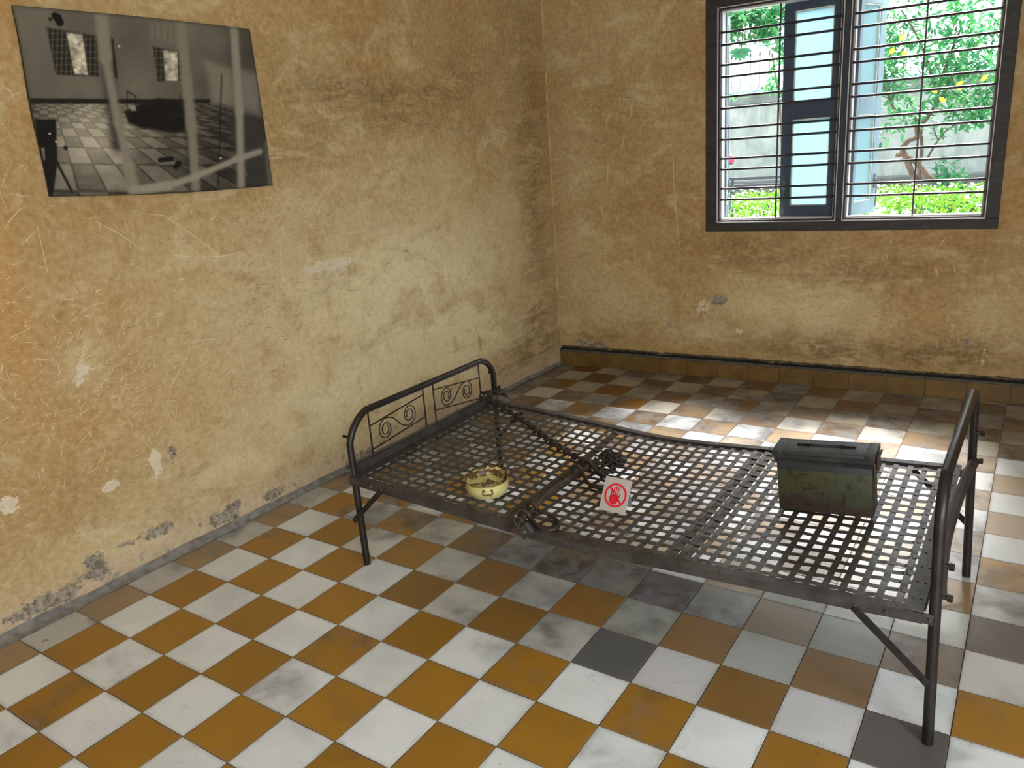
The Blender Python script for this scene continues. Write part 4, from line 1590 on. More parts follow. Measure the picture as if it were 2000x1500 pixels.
# ------------------------------------------------------------------ mounted photograph on the left wall
def poster():
    NU, NV = 340, 230
    # outline in pixels of a 4:3 close view (2000 x 1500) used as drawing units
    TL, TR, BR, BL = np.array([62., 36.]), np.array([1714., 214.]), np.array([1884., 1298.]), np.array([334., 1384.])
    U, V = np.meshgrid(np.linspace(0, 1, NU), np.linspace(0, 1, NV), indexing='ij')   # V from the top
    dst = [TL, TR, BR, BL]
    A = []
    for (u, v), (x, y) in zip(((0, 0), (1, 0), (1, 1), (0, 1)), dst):
        A.append([u, v, 1, 0, 0, 0, -u * x, -v * x])
        A.append([0, 0, 0, u, v, 1, -u * y, -v * y])
    h = np.linalg.solve(np.array(A), np.array(dst).ravel())
    wq = h[6] * U + h[7] * V + 1
    X = (h[0] * U + h[1] * V + h[2]) / wq
    Y = (h[3] * U + h[4] * V + h[5]) / wq
    rng = np.random.RandomState(4)

    def inside(poly, soft=8.0):
        """soft mask of a convex polygon"""
        P = np.array(poly, float)
        c = P.mean(0)
        m = np.full(X.shape, 1e9)
        for a, b in zip(P, np.roll(P, -1, 0)):
            d = b - a
            nrm = np.array([-d[1], d[0]]) / (np.hypot(*d) + 1e-9)
            if (c - a) @ nrm < 0:
                nrm = -nrm
            m = np.minimum(m, (X - a[0]) * nrm[0] + (Y - a[1]) * nrm[1])
        return 1 / (1 + np.exp(-np.clip(m / soft * 3, -30, 30)))

    def seg(p, q, w0, w1=None, soft=14):
        p, q = np.array(p, float), np.array(q, float)
        w1 = w0 if w1 is None else w1
        d = q - p
        L = np.hypot(*d)
        t = np.clip(((X - p[0]) * d[0] + (Y - p[1]) * d[1]) / L ** 2, 0, 1)
        D = np.hypot(X - p[0] - t * d[0], Y - p[1] - t * d[1])
        return 1 / (1 + np.exp(-np.clip((w0 + (w1 - w0) * t - D) / soft * 3, -30, 30)))

    def over(img, m, c):
        return img * (1 - m) + c * m

    def fbm(sx, sy, seed):
        r = np.random.RandomState(seed)
        out = np.zeros(X.shape)
        a = 1.0
        for _ in range(4):
            g = r.rand(int(2200 / sx) + 4, int(1700 / sy) + 4)
            fx, fy = np.clip(X, 0, 2100) / sx, np.clip(Y, 0, 1600) / sy
            i, j = fx.astype(int), fy.astype(int)
            tx, ty = fx - i, fy - j
            out += a * ((g[i, j] * (1 - tx) + g[i + 1, j] * tx) * (1 - ty) + (g[i, j + 1] * (1 - tx) + g[i + 1, j + 1] * tx) * ty)
            sx, sy, a = max(6, sx / 2), max(6, sy / 2), a * .5
        return out / 1.875

    img = np.full(X.shape, 84.0) + (fbm(300, 300, 1) - .5) * 40
    img += np.clip((400 - Y) / 400, 0, 1) * 12 - np.clip((X - 1300) / 400, 0, 1) * 22
    # floor with checks
    floorm = inside([(60, 705), (1500, 715), (2100, 960), (2100, 1600), (60, 1600)], 6)
    # perspective checks: vanishing towards the upper middle
    vy = 560.0
    dep = 260.0 / np.maximum(12, Y - vy)
    gx = (X - 520) * dep / 60.0 * 0.9 + 3.0 * dep
    gy = 9.0 * dep
    chk = (np.floor(gx) + np.floor(gy)) % 2
    lit = np.exp(-(((X - 640) / 330) ** 2 + ((Y - 950) / 330) ** 2)) * 70
    fl = 62 + chk * 24 + lit - np.clip((X - 1250) / 250, 0, 1) * 22 + (fbm(60, 40, 2) - .5) * 30
    jl = np.minimum(np.abs(gx - np.round(gx)), np.abs(gy - np.round(gy)))
    fl = fl - 30 * np.exp(-(jl / 0.05) ** 2)
    img = over(img, floorm, fl)
    # bright corner of the far wall on the right and dark edge
    img = over(img, inside([(1390, 430), (1780, 520), (1790, 800), (1450, 720)], 40) * .7, 118)
    img = over(img, inside([(200, 685), (1430, 690), (1430, 716), (200, 722)], 6), 26)
    # windows with grilles
    for (P4, open_) in (([(290, 190), (640, 255), (655, 532), (365, 520)], [(430, 228), (540, 245), (582, 520), (490, 515)]),
                        ([(1030, 330), (1225, 370), (1225, 570), (1060, 565)], [(1100, 352), (1200, 372), (1205, 565), (1115, 562)])):
        m = inside(P4, 8)
        grid = 34 + 26 * (np.sin(X / 5.2) > .55) + 18 * (np.sin(Y / 7.0) > .7)
        img = over(img, m, grid)
        img = over(img, inside(open_, 7), 150 + (fbm(26, 26, 5) - .5) * 190)
    img = over(img, inside([(735, 265), (752, 275), (785, 545), (765, 545)], 6), 24)
    for r in range(5):   # vent blocks
        img = over(img, inside([(1015, 180 + r * 20), (1175, 215 + r * 20), (1175, 221 + r * 20), (1015, 187 + r * 20)], 8) * (0.5 + 0.5 * np.sign(np.sin(X / 7.0))) * .6, 128)
    # dark shapes in the middle: shadowed bed
    for P4 in ([(840, 770), (960, 715), (1250, 730), (1250, 800), (860, 800)], [(835, 775), (1250, 800), (1250, 900), (960, 890), (860, 850)], [(950, 860), (1250, 820), (1250, 905), (1190, 925), (1080, 905)], [(1060, 680), (1230, 715), (1240, 740), (1010, 770)]):
        img = over(img, inside(P4, 14), 20)
    for a, b in (((852, 632), (852, 760)), ((852, 632), (912, 668)), ((912, 668), (912, 760)), ((852, 700), (1000, 730)), ((1222, 660), (1222, 790)), ((1190, 775), (1270, 770))):
        img = over(img, seg(a, b, 3, 3, 6), 24)
    img = over(img, inside([(875, 728), (912, 735), (914, 770), (878, 768)], 6), 120)
    # dark furniture on the left
    img = over(img, inside([(232, 832), (372, 832), (378, 1140), (350, 1380), (280, 1380)], 7), 17)
    img = over(img, seg((375, 1140), (480, 1350), 9, 7, 8), 15)
    img = over(img, inside([(270, 1035), (292, 1035), (296, 1120), (286, 1130)], 5), 110)
    # dark door on the right
    img = over(img, inside([(1520, 786), (1620, 800), (1800, 795), (1900, 1310), (1680, 1310), (1600, 980)], 8), 44)
    img = over(img, seg((1513, 520), (1488, 1285), 3, 4, 6), 22)
    # blurred bars in front
    sh = 16
    img = over(img, seg((690, 300), (790, 1010), 34, 40, 40) * .8, 26)
    img = over(img, seg((1290, 900), (1300, 1250), 30, 34, 30) * .7, 28)
    img = over(img, seg((1590, 230), (1640, 800), 26, 26, 30) * .6, 40)
    for a, b, w in (((665, 60), (700, 400), 46), ((700, 400), (790, 850), 30), ((790, 850), (860, 1160), 26), ((860, 1160), (900, 1330), 42)):
        img = over(img, seg(a, b, w, w, 20), 112)
    for a, b, w in (((1225, 190), (1265, 560), 36), ((1265, 560), (1300, 880), 36), ((1300, 880), (1330, 1310), 32)):
        img = over(img, seg(a, b, w, w, 18), 108)
    for a, b, w in (((1600, 200), (1640, 780), 30), ((1640, 780), (1655, 1310), 27)):
        img = over(img, seg(a, b, w, w, 16), 120)
    for a, b, w in (((1360, 1210), (1620, 1110), 22), ((1620, 1110), (1785, 1060), 22), ((900, 1330), (1130, 1290), 36), ((1130, 1290), (1340, 1220), 24)):
        img = over(img, seg(a, b, w, w, 14), 124)
    img = over(img, seg((1840, 1000), (1870, 1280), 16, 20, 20) * .8, 96)
    # chips and spots
    for a, b, w in (((350, 110), (390, 160), 22), ((375, 120), (385, 165), 20), ((318, 132), (320, 138), 9), ((432, 1030), (436, 1036), 11), ((1080, 1110), (1160, 1100), 16), ((1210, 1130), (1190, 1155), 18)):
        img = over(img, seg(a, b, w, w, 6), 14)
    for a in ((328, 934), (370, 992), (792, 326), (1505, 1100)):
        img = over(img, seg(a, (a[0] + 3, a[1]), 6, 6, 4), 190)
    edge = np.minimum(np.minimum(U, 1 - U) * 1.5, np.minimum(V, 1 - V))
    img = img * (0.82 + 0.18 * np.clip(edge / 0.02, 0, 1))
    img = np.clip(img * 1.08 + rng.randn(*img.shape) * 2.5, 6, 215)
    lin = (img / 255.0) ** 2.2
    tint = np.stack([lin * 1.15, lin * 1.0, lin * 0.74], -1)
    tint[..., 2] += 0.05 * lin * np.clip((X - 1500) / 300, 0, 1)
    # board in the room: corners on the left wall, slightly warped
    c3 = [Vector((0.016, 0.4975, 2.0712)), Vector((0.034, 1.4215, 2.0660)), Vector((0.038, 1.4115, 1.4352)), Vector((0.021, 0.4705, 1.4700))]
    me = bpy.data.meshes.new('print')
    vs = []
    for i in range(NU):
        for j in range(NV):
            u, v = i / (NU - 1), j / (NV - 1)
            p = (c3[0] * (1 - u) + c3[1] * u) * (1 - v) + (c3[3] * (1 - u) + c3[2] * u) * v
            edge_l = math.sin(v * 9.0) * 0.0022 * (1 - u) ** 3
            p = p + Vector((0.004 * math.sin(PI * u) * v, 0.008 * math.sin(PI * v) * (0.2 - 0.5 * (1 - u)) + edge_l, -0.010 * math.sin(PI * u) * v + 0.004 * math.sin(PI * u) * (1 - v)))
            vs.append(p)
    fs = [(i * NV + j, (i + 1) * NV + j, (i + 1) * NV + j + 1, i * NV + j + 1) for i in range(NU - 1) for j in range(NV - 1)]
    root = thing('mounted_photograph', 'warped black and white photograph of a barred room mounted flat on the ochre wall', 'photograph', (0.02, 0.95, 1.76))
    me.from_pydata([v - root.location for v in vs], [], fs)
    at = me.color_attributes.new('print', 'FLOAT_COLOR', 'POINT')
    full = np.concatenate([tint.reshape(-1, 3), np.ones((NU * NV, 1))], 1)
    at.data.foreach_set('color', full.astype(np.float32).ravel())
    n = NT('photo_print')
    me.materials.append(n.out(n.attr('print', 'Color'), 0.38, spec=0.4))
    for p in me.polygons:
        p.use_smooth = True
    o = bpy.data.objects.new('print', me)
    COL.objects.link(o)
    o.parent = root
    # board behind the print with visible edge
    bm = bmesh.new()
    ring = [vs[i * NV] for i in range(0, NU, 6)] + [vs[(NU - 1) * NV + j] for j in range(0, NV, 6)] + [vs[i * NV + NV - 1] for i in range(NU - 1, -1, -6)] + [vs[j] for j in range(NV - 1, -1, -6)]
    cen = Vector((0, 0, 0))
    for p in ring:
        cen += p
    cen /= len(ring)
    F, B = [], []
    for p in ring:
        q = p + (p - cen).normalized() * 0.0015
        F.append(bm.verts.new(q - root.location + Vector((-0.0006, 0, 0))))
        B.append(bm.verts.new(Vector((left_x(q.y) + 0.005, q.y, q.z)) - root.location))
    m = len(ring)
    for k in range(m):
        bm.faces.new((F[k], F[(k + 1) % m], B[(k + 1) % m], B[k]))
    cb = bm.verts.new(Vector((left_x(cen.y) + 0.005, cen.y, cen.z)) - root.location)
    for k in range(m):
        bm.faces.new((B[(k + 1) % m], B[k], cb))
    obj('board', bm, simple('board_edge', S(64, 54, 40), 0.8, var=0.4, scale=40), root)


poster()

# ------------------------------------------------------------------ the court outside
GZ = -0.1
bm = bmesh.new()
box(bm, -30, 4.1, GZ - 0.2, 30, 60, GZ)
struct(obj('ground', bm, simple('court_paving', S(120, 122, 118), 0.9, var=0.15, scale=2)))

n = NT('stained_concrete')
v = n.noise(1.2, 7, 0.7, 0.8)
st_ = n.noise(3, 6, 0.7, vec=n.map((1, 1, 0.25)))
c = n.mix(n.step(v, 0.3, 0.7), S(112, 122, 118), S(140, 147, 142))
c = n.mix(n.math('MULTIPLY', n.step(st_, 0.45, 0.7), 0.55), c, S(88, 98, 94))
M_CONC = n.out(c, 0.9)
WY = 20.0
bw_ = thing('boundary_wall', 'tall stained grey concrete wall with a dark coping across the courtyard', 'wall', (2, WY, GZ))
bm = bmesh.new()
zt = 1.51 + (1.92 - 1.51) * (WY + .92) / 9.92
box(bm, -24, 0, 0, 24, 0.3, zt - GZ - 0.2)
obj('wall_face', bm, M_CONC, bw_)
bm = bmesh.new()
box(bm, -24, -0.07, zt - GZ - 0.2, 24, 0.37, zt - GZ - 0.08, 0.01)
box(bm, -24, -0.03, zt - GZ - 0.08, 24, 0.33, zt - GZ)
obj('coping', bm, simple('coping_concrete', S(88, 94, 92), 0.9, var=0.3, scale=3), bw_)
bm = bmesh.new()
box(bm, -24, -1.2, 0.0, 24, 0.0, 0.18)
box(bm, -24, -0.7, 0.18, 24, 0.0, 0.36)
obj('ledge', bm, simple('ledge_concrete', S(74, 80, 77), 0.9, var=0.25, scale=3), bw_)

fen = thing('spiked_railing', 'thin black iron railing with looped bars and spear tips on top of the concrete wall', 'railing', (-0.6, WY + .15, zt))
bm = bmesh.new()
tube(bm, [(-6, 0, 0.06), (9, 0, 0.06)], 0.014, 5)
x = -6.0
while x < 9:
    for dx in (0, 0.24):
        tube(bm, [(x + dx, 0, 0.30), (x + dx, 0, 0.92)], 0.011, 5)
        tube(bm, [(x + dx, 0, 0.92), (x + dx, 0, 0.97), (x + dx, 0, 1.06)], [0.012, 0.03, 0.003], 5)
    tube(bm, [(x, 0, 0.30), (x + 0.02, 0, 0.20), (x + 0.07, 0, 0.12), (x + 0.12, 0, 0.09), (x + 0.17, 0, 0.12), (x + 0.22, 0, 0.20), (x + 0.24, 0, 0.30)], 0.011, 5)
    x += 0.48
obj('railing_bars', bm, simple('railing_black', S(30, 30, 34), 0.6), fen)

rf = thing('distant_roof', 'pale blue metal roof rising behind the far concrete wall', 'roof', (-3, 27, 1.2))
bm = bmesh.new()
box(bm, -6, 0, -1.3, 10, 4, 1.65)
obj('building', bm, simple('pale_building', S(190, 222, 232), 0.8), rf)
bm = bmesh.new()
vsr = [bm.verts.new(p) for p in ((-6.4, -0.5, 1.6), (10.4, -0.5, 1.6), (10.4, 2, 2.3), (-6.4, 2, 2.3), (-6.4, 4.5, 1.6), (10.4, 4.5, 1.6))]
bm.faces.new((vsr[0], vsr[1], vsr[2], vsr[3]))
bm.faces.new((vsr[3], vsr[2], vsr[5], vsr[4]))
bmesh.ops.solidify(bm, geom=bm.faces[:], thickness=0.08)
obj('roof_sheet', bm, simple('pale_roof_sheet', S(150, 206, 222), 0.5), rf)


def mat_leaf(name, a, b, tr=0.35):
    n = NT(name)
    c = n.mix(n.attr('lv'), a, b)
    n.out(c, 0.45)
    t = n.t
    t_ = t.nodes.new('ShaderNodeBsdfTranslucent')
    n.val(c, t_.inputs['Color'])
    mx = t.nodes.new('ShaderNodeMixShader')
    mx.inputs[0].default_value = tr
    t.links.new(n.b.outputs[0], mx.inputs[1])
    t.links.new(t_.outputs[0], mx.inputs[2])
    t.links.new(mx.outputs[0], t.nodes['Material Output'].inputs['Surface'])
    return n.m


def leaf_mesh(name, items, mat, parent, fold=0.25):
    """items: (pos, dir, normal, length, width, shade)"""
    V, F, L = [], [], []
    for (p, d, nn_, l, w, sh) in items:
        d = d.normalized()
        s = d.cross(nn_)
        if s.length < 1e-4:
            continue
        s.normalize()
        u = s.cross(d)
        i = len(V)
        V += [p, p + d * l * .35 + s * w + u * w * fold, p + d * l * .75 + s * w * .8 + u * w * fold, p + d * l, p + d * l * .75 - s * w * .8 + u * w * fold, p + d * l * .35 - s * w + u * w * fold, p + d * l * .4, p + d * l * .72]
        F += [(i, i + 1, i + 6), (i + 1, i + 2, i + 7, i + 6), (i + 2, i + 3, i + 7), (i, i + 6, i + 5), (i + 6, i + 7, i + 4, i + 5), (i + 7, i + 3, i + 4)]
        L += [sh] * 8
    me = bpy.data.meshes.new(name)
    me.from_pydata(V, [], F)
    at = me.attributes.new('lv', 'FLOAT', 'POINT')
    at.data.foreach_set('value', np.array(L, dtype=np.float32))
    me.materials.append(mat)
    o = bpy.data.objects.new(name, me)
    COL.objects.link(o)
    o.parent = parent
    return o


M_LEAF = mat_leaf('tree_leaf', S(34, 104, 70), S(78, 150, 78))
M_LEAFY = mat_leaf('yellow_leaf', S(236, 176, 40), S(252, 214, 70))
M_HEDGE = mat_leaf('hedge_leaf', S(34, 100, 18), S(104, 146, 34))
M_BARK = simple('bark', S(84, 66, 56), 0.85, var=0.35, scale=8, bump=0.3)
rnd = random.Random(11)


def rv():
    while True:
        v = Vector((rnd.uniform(-1, 1), rnd.uniform(-1, 1), rnd.uniform(-1, 1)))
        if 0.05 < v.length < 1:
            return v


CAM = Vector((2.8604, -0.9215, 1.5099))


def along(u, v, y):
    """world point on the sight line through frame position (u,v) at depth y"""
    c = Vector(((u - 1000) / 1512.3025, (v - 750) / 1512.3025, 1))
    d = Vector(Rm[0]) * c.x + Vector(Rm[1]) * c.y + Vector(Rm[2]) * c.z
    return CAM + d * ((y - CAM.y) / d.y)


def cluster(items, c, n, rad, ll, spread=1.0, lo=0.0, hi=1.0):
    for _ in range(n):
        d = rv().normalized()
        d.z = d.z * 0.6 - 0.15
        p = c + rv() * rad
        items.append((p, d, (rv() * 0.5 + Vector((0, 0, 1))), ll * rnd.uniform(.7, 1.2), ll * rnd.uniform(.13, .19), rnd.uniform(lo, hi)))


# tree with winding branches in front of the wall
TY = 14.0
tb = along(1812, 400, TY)
tree = thing('courtyard_tree', 'tree with winding brown branches and hanging green leaves seen through the right window half', 'tree', (tb.x, TY, GZ))
A = lambda u, v, dy=0.0: along(u, v, TY + dy)
limbs = [
    ([Vector((A(1800, 400).x, TY, GZ)), A(1792, 385), A(1787, 352), A(1778, 330), A(1768, 305), A(1763, 290), A(1775, 275), A(1795, 266), A(1800, 245), A(1815, 225), A(1826, 205), A(1832, 180), A(1850, 120), A(1875, 60)], 0.095, 0.03),
    ([A(1763, 297), A(1757, 303), A(1750, 302)], 0.07, 0.05),
    ([A(1768, 305), A(1782, 312), A(1796, 325), A(1812, 343), A(1822, 352), A(1826, 368), A(1828, 392)], 0.06, 0.08),
    ([A(1792, 270), A(1790, 250), A(1789, 238), A(1782, 225), A(1755, 220), A(1744, 210), A(1737, 192), A(1733, 180), A(1720, 160)], 0.055, 0.03),
    ([A(1798, 355), A(1795, 330), A(1800, 300), A(1800, 265)], 0.05, 0.04),
    ([A(1812, 308, .3), A(1822, 290, .3), A(1832, 275, .3), A(1845, 258, .3), A(1862, 246, .3), A(1880, 230, .3)], 0.03, 0.02),
    ([A(1832, 275, .3), A(1825, 255, .3), A(1822, 238, .3)], 0.022, 0.012),
    ([A(1826, 205), A(1850, 170), A(1870, 130), A(1900, 90), A(1940, 60)], 0.05, 0.02),
    ([A(1832, 180), A(1818, 140), A(1800, 90), A(1780, 50), A(1760, 20)], 0.045, 0.02),
    ([A(1744, 205), A(1730, 150), A(1725, 100), A(1745, 60)], 0.035, 0.012),
]
bm = bmesh.new()
for P, r0, r1 in limbs:
    Q = smooth_path(P, 4)
    tube(bm, Q, [0.62 * (r0 + (r1 - r0) * k / (len(Q) - 1)) for k in range(len(Q))], 8)
for v in bm.verts:
    v.co -= tree.location
obj('trunk', bm, M_BARK, tree, True)
it, iy = [], []
for (u, v, w, h, cnt) in ((1745, 40, 60, 40, 20), (1840, 70, 70, 50, 26), (1930, 60, 50, 50, 18), (1740, 120, 50, 40, 18), (1730, 165, 40, 30, 16), (1850, 120, 60, 30, 18), (1930, 130, 45, 40, 16), (1860, 190, 50, 26, 16), (1915, 215, 45, 22, 14), (1940, 175, 30, 40, 10), (1765, 90, 40, 40, 10),
                         (1880, 225, 40, 14, 8), (1795, 225, 30, 12, 5), (1745, 250, 26, 10, 4), (1835, 255, 16, 8, 2), (1765, 205, 26, 10, 4), (1850, 160, 40, 24, 8), (1870, 20, 80, 20, 12), (2010, 120, 50, 120, 16), (1840, -40, 160, 40, 34)):
    for _ in range(cnt):
        c = along(rnd.gauss(u, w * .45), rnd.gauss(v, h * .45), TY + rnd.uniform(-.9, .9))
        cluster(it, c, 13, 0.20, 0.17, lo=0.0, hi=0.9)
for (u, v) in ((1882, 158), (1868, 164), (1818, 172), (1834, 190), (1712, 156), (1762, 100), (1748, 92), (1930, 146), (1768, 66)):
    iy.append((along(u, v, TY - 1.0), Vector((rnd.uniform(-1, 1), 0, -0.5)), Vector((0, -1, 0.3)), 0.12, 0.035, rnd.random()))
for L_ in (it, iy):
    for k in range(len(L_)):
        L_[k] = (L_[k][0] - tree.location,) + L_[k][1:]
leaf_mesh('foliage', it, M_LEAF, tree)
leaf_mesh('yellow_leaves', iy, M_LEAFY, tree)
# low shoots under the tree
it = []
sh0 = along(1850, 380, 13)
shrub = thing('shrub', 'low blue-green shrub at the foot of the winding tree', 'shrub', (sh0.x, 13.2, GZ))
for (u, v, w, h, cnt) in ((1850, 355, 26, 22, 12), (1870, 380, 34, 10, 10), (1840, 330, 12, 14, 4), (1900, 392, 26, 10, 6), (1850, 395, 60, 12, 14)):
    for _ in range(cnt):
        cluster(it, along(rnd.gauss(u, w * .45), rnd.gauss(v, h * .45), 13.2 + rnd.uniform(-.4, .4)) - shrub.location, 10, 0.16, 0.16, lo=0, hi=.5)
bm = bmesh.new()
for k in range(9):
    e = along(1835 + k * 7, 385 - (k % 3) * 18, 13.2) - shrub.location
    tube(bm, [Vector((0, 0, 0)), e * 0.5 + Vector((0, 0, .1)), e], 0.015, 5)
obj('stem', bm, M_BARK, shrub)
leaf_mesh('foliage', it, M_LEAF, shrub)

# tree at the upper left, leaves hanging into view
t2l = along(1330, 60, 10.5)
t2 = thing('broadleaf_tree', 'leafy tree whose drooping branches fill the top of the left window half', 'tree', (t2l.x - 0.6, 10.6, GZ))
it = []
for (u, v, w, h, cnt) in ((1425, 25, 30, 22, 22), (1470, 20, 40, 20, 30), (1515, 30, 30, 22, 20), (1430, 62, 22, 14, 12), (1495, 62, 26, 12, 16), (1525, 80, 10, 20, 6), (1400, -20, 90, 20, 30), (1545, 10, 20, 30, 10), (1350, 30, 40, 40, 16)):
    for _ in range(cnt):
        c = along(rnd.gauss(u, w * .42), rnd.gauss(v, h * .42), 10.6 + rnd.uniform(-.6, .6))
        cluster(it, c - t2.location, 11, 0.13, 0.16, lo=0.0, hi=0.8)
for a in range(7):      # the single hanging whorl
    d = Vector((math.cos(-0.35 - a * 0.42), -0.2, math.sin(-0.35 - a * 0.42)))
    it.append((along(1448, 95, 10.2) - t2.location, d, Vector((0, -1, 0.2)), 0.17, 0.032, 0.1))
bm = bmesh.new()
tube(bm, smooth_path([Vector((0, 0, 0)), Vector((0.05, 0, 1.5)), along(1400, 0, 10.6) - t2.location], 5), 0.09, 8)
tube(bm, smooth_path([along(1400, 0, 10.6) - t2.location, along(1440, 10, 10.6) - t2.location, along(1530, 20, 10.6) - t2.location], 5), 0.03, 6)
tube(bm, smooth_path([along(1440, 10, 10.5) - t2.location, along(1450, 50, 10.3) - t2.location, along(1448, 95, 10.2) - t2.location], 5), 0.008, 5)
obj('trunk', bm, M_BARK, t2, True)
leaf_mesh('foliage', it, M_LEAF, t2)
# twigs beside the shutter, rising over the coping
tw0 = along(1510, 150, 17)
tw = thing('young_tree', 'thin young tree with sparse yellow-green leaves rising past the wall coping beside the shutter', 'tree', (tw0.x, 17, GZ))
it = []
for (u, v, w, h, cnt) in ((1512, 165, 14, 16, 10), (1516, 130, 6, 16, 4), (1500, 175, 14, 6, 5), (1530, 150, 10, 40, 10), (1428, 183, 10, 5, 3)):
    for _ in range(cnt):
        cluster(it, along(rnd.gauss(u, w * .4), rnd.gauss(v, h * .4), 17 + rnd.uniform(-.3, .3)) - tw.location, 7, 0.13, 0.17, lo=.5, hi=1.3)
bm = bmesh.new()
tube(bm, smooth_path([Vector((0.3, 0, 0)), along(1524, 220, 17) - tw.location, along(1515, 150, 17) - tw.location, along(1508, 105, 17) - tw.location], 5), 0.025, 6)
obj('trunk', bm, M_BARK, tw)
leaf_mesh('foliage', it, M_LEAF, tw)

# clipped flowering hedge under the window
hg = thing('hedge', 'bright yellow-green clipped hedge with small white flowers just outside the window', 'hedge', (1.6, 5.6, GZ))
it, fl = [], []
hy0, hy1 = 4.95, 6.3
for k in range(15000):
    x = rnd.uniform(-1.0, 3.4)
    y = rnd.uniform(hy0, hy1)
    top = 0.985 + 0.035 * mnoise.noise(Vector((x * 3, y * 3, 0))) + 0.025 * mnoise.noise(Vector((x * 11, y * 11, 3)))
    z = top - abs(rnd.gauss(0, 0.055)) if k % 3 else rnd.uniform(0.4, top)
    if k % 5 == 0:
        y = hy0 + rnd.uniform(0, 0.05)
        z = rnd.uniform(0.4, top)
    d = Vector((rnd.uniform(-1, 1), rnd.uniform(-1, 1), rnd.uniform(-.1, 1.2)))
    it.append((Vector((x, y, z)) - hg.location, d, rv(), rnd.uniform(.025, .045), rnd.uniform(.006, .010), rnd.random() ** 0.8))
for k in range(330):
    x = rnd.uniform(-1.0, 3.3)
    y = rnd.uniform(hy0, hy1)
    c = Vector((x, y, 0.985 + 0.035 * mnoise.noise(Vector((x * 3, y * 3, 0))) + rnd.uniform(0, .03))) - hg.location
    for q in range(6):
        a = q * PI / 3 + rnd.random()
        fl.append((c, Vector((math.cos(a), math.sin(a), rnd.uniform(.2, .9))), Vector((0, 0, 1)), 0.019, 0.006, rnd.random()))
leaf_mesh('foliage', it, M_HEDGE, hg)
leaf_mesh('white_flowers', fl, mat_leaf('petal', S(240, 240, 240), S(255, 252, 246), 0.2), hg)
bm = bmesh.new()
for k in range(60):
    x, y = rnd.uniform(-1, 3.3) - 1.6, rnd.uniform(hy0 + .1, hy1 - .1) - 5.6
    tube(bm, [(x, y, 0), (x + rnd.uniform(-.08, .08), y, 0.55), (x + rnd.uniform(-.15, .15), y + rnd.uniform(-.1, .1), 1.0)], 0.008, 5)
obj('stem', bm, M_BARK, hg)

# dark rail on posts seen past the left shutter
by = 14.0
p0, p1 = along(1395, 354, by), along(1560, 343, by)
bn = thing('bench', 'dark metal bench back rails standing in front of the concrete wall', 'bench', ((p0.x + p1.x) / 2, by, GZ))
bm = bmesh.new()
zr = (along(1422, 350, by).z) - GZ
hw = (p1.x - p0.x) / 2
bar(bm, (-hw, 0, zr), (hw, 0, zr), 0.03, 0.05)
bar(bm, (-hw, 0, zr - 0.13), (hw, 0, zr - 0.13), 0.03, 0.05)
obj('back_rail', bm, simple('bench_dark', S(40, 44, 50), 0.6), bn)
for x in (along(1431, 360, by).x - bn.location.x, hw - 0.05):
    bm = bmesh.new()
    bar(bm, (x, 0, 0), (x, 0, zr), 0.04, 0.05, up=(0, 1, 0))
    bar(bm, (x, 0, 0.35), (x, -0.45, 0.35), 0.04, 0.04)
    bar(bm, (x, -0.42, 0), (x, -0.42, 0.37), 0.04, 0.04, up=(0, 1, 0))
    obj('leg', bm, simple('bench_leg_dark', S(36, 40, 46), 0.6), bn)
bm = bmesh.new()
for k in range(4):
    bar(bm, (-hw, -0.08 - k * .11, 0.39), (hw, -0.08 - k * .11, 0.39), 0.08, 0.025)
obj('seat', bm, simple('bench_seat_dark', S(44, 46, 50), 0.6), bn)

# red helmet on a post, half hidden by the shutter
hp = along(1423, 313, 13.0)
hm = thing('red_helmet', 'bright red round helmet half hidden by the opened shutter at the window left edge', 'helmet', hp)
bm = bmesh.new()
bmesh.ops.create_uvsphere(bm, u_segments=20, v_segments=14, radius=0.10)
for v in list(bm.verts):
    v.co.z *= 1.12
    if v.co.z < -0.055:
        v.co.z = -0.055
obj('shell', bm, simple('helmet_red', S(232, 40, 84), 0.3, var=0.05), hm, True)
bm = bmesh.new()
tube(bm, [(0.0, 0, -0.05), (0.0, 0, -0.075)], [0.088, 0.07], 18)
obj('rim', bm, simple('helmet_dark', S(60, 60, 60), 0.5), hm, True)
ps = thing('post', 'thin grey post standing under the red helmet behind the shutter', 'post', (hp.x - 0.03, 13.0, GZ))
bm = bmesh.new()
tube(bm, [(0, 0, 0), (0, 0, hp.z - GZ - 0.075)], 0.02, 8)
obj('pole', bm, simple('post_grey', S(120, 130, 136), 0.6), ps)

# parked scooter cut off by the right window board
sc0 = along(1945, 380, 12.0)
sc = thing('motor_scooter', 'parked motor scooter whose front edge shows at the right side of the window', 'scooter', (sc0.x + 0.25, 12.0, GZ))
zsc = lambda v: along(1930, v, 12.0).z - GZ
xsc = lambda u: along(u, 380, 12.0).x - sc.location.x
for (x, z) in ((xsc(1938), 0.27), (xsc(1938) + 1.25, 0.27)):
    bm = bmesh.new()
    P = [(x + 0.22 * math.cos(a), 0, z + 0.22 * math.sin(a)) for a in [2 * PI * k / 24 for k in range(24)]]
    tube(bm, P, 0.05, 8, closed=True)
    tube(bm, [(x, -.05, z), (x, .05, z)], 0.06, 10)
    for k in range(5):
        a = 2 * PI * k / 5
        tube(bm, [(x, 0, z), (x + .2 * math.cos(a), 0, z + .2 * math.sin(a))], 0.014, 6)
    obj('wheel', bm, simple('tyre', S(26, 26, 28), 0.7), sc, True)
bm = bmesh.new()
xs0 = xsc(1930)
tube(bm, smooth_path([(xs0 + .1, 0, .35), (xs0 + .16, 0, .6), (xs0 + .22, 0, .85), (xs0 + .25, 0, 1.0)], 4), [0.12] * 4 + [0.10] * 4 + [0.08] * 4 + [0.05], 10)
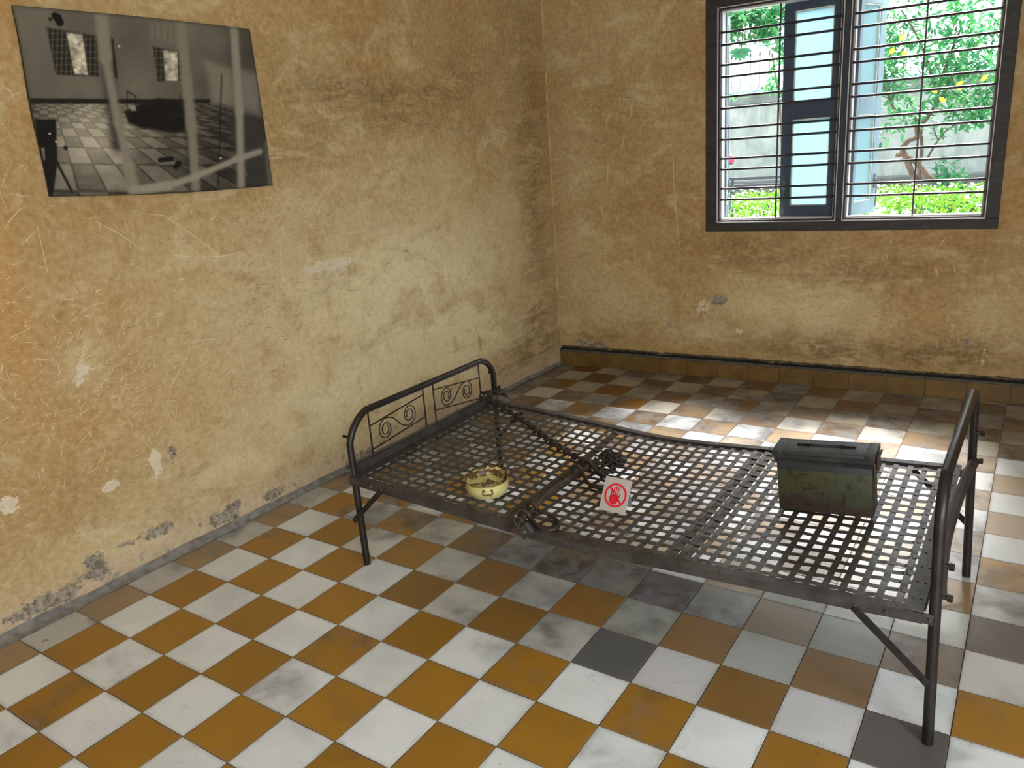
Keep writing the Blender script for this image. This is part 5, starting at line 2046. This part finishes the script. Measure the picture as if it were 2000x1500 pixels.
tube(bm, smooth_path([(xs0 + .2, 0, .33), (xs0 + .6, 0, .3), (xs0 + .85, 0, .5), (xs0 + 1.5, 0, .62)], 4), [0.1] * 4 + [.13] * 4 + [.16] * 4 + [.08], 10)
obj('fairing', bm, simple('scooter_dark_blue', S(50, 70, 96), 0.35), sc, True)
bm = bmesh.new()
tube(bm, [(xs0 + .28, -.3, zsc(330)), (xs0 + .22, 0, zsc(338)), (xs0 + .28, .3, zsc(330))], 0.016, 8)
tube(bm, [(xs0 + .28, -.3, zsc(330)), (xs0 + .16, -.36, zsc(325)), (xs0 + .06, -.34, zsc(330))], 0.016, 8)
obj('handlebar', bm, simple('handlebar_dark', S(40, 40, 44), 0.4), sc, True)
bm = bmesh.new()
tube(bm, [(xs0 + .2, -.3, zsc(312)), (xs0 + .22, -.3, zsc(310))], 0.055, 16)
tube(bm, [(xs0 + .24, -.3, zsc(328)), (xs0 + .21, -.3, zsc(314))], 0.007, 6)
obj('mirror', bm, simple('mirror_chrome', S(220, 224, 228), 0.1, 0.9), sc, True)
bm = bmesh.new()
box(bm, xs0 + .75, -.13, .68, xs0 + 1.45, .13, .76, .03)
obj('seat', bm, simple('seat_black', S(24, 24, 26), 0.5), sc, True)
pp = along(1917, 388, 11.2)
bm = bmesh.new()
pl_ = pp - sc.location
box(bm, pl_.x - 0.06, pl_.y - .004, pl_.z - 0.10, pl_.x + 0.10, pl_.y + .004, pl_.z + 0.06, 0.003)
obj('number_plate_back', bm, simple('plate_pale_blue', S(168, 200, 226), 0.5), sc)

# two small bright floor studs set in the tiles by the left wall
for (u, v, lab) in ((88, 1253, 'small round metal stud in the pale tile near the front end of the left wall'),
                    (610, 985, 'small round metal stud in the pale tile beside the headboard leg')):
    c3 = Vector(((u - 1000) / 1512.3025, (v - 750) / 1512.3025, 1))
    d3 = Vector(Rm[0]) * c3.x + Vector(Rm[1]) * c3.y + Vector(Rm[2]) * c3.z
    p3 = CAM + d3 * (-CAM.z / d3.z)
    bm = bmesh.new()
    lathe(bm, [(0.012, 0.0), (0.011, 0.0016), (0.007, 0.0022), (0.0062, 0.0012), (0.0005, 0.0012)], 20)
    o = obj('floor_stud', bm, simple('stud_metal', S(190, 190, 186), 0.3, 0.8), None, True, loc=(p3.x, p3.y, 0.0004))
    tag(o, lab, 'stud', 'round metal studs in the floor')
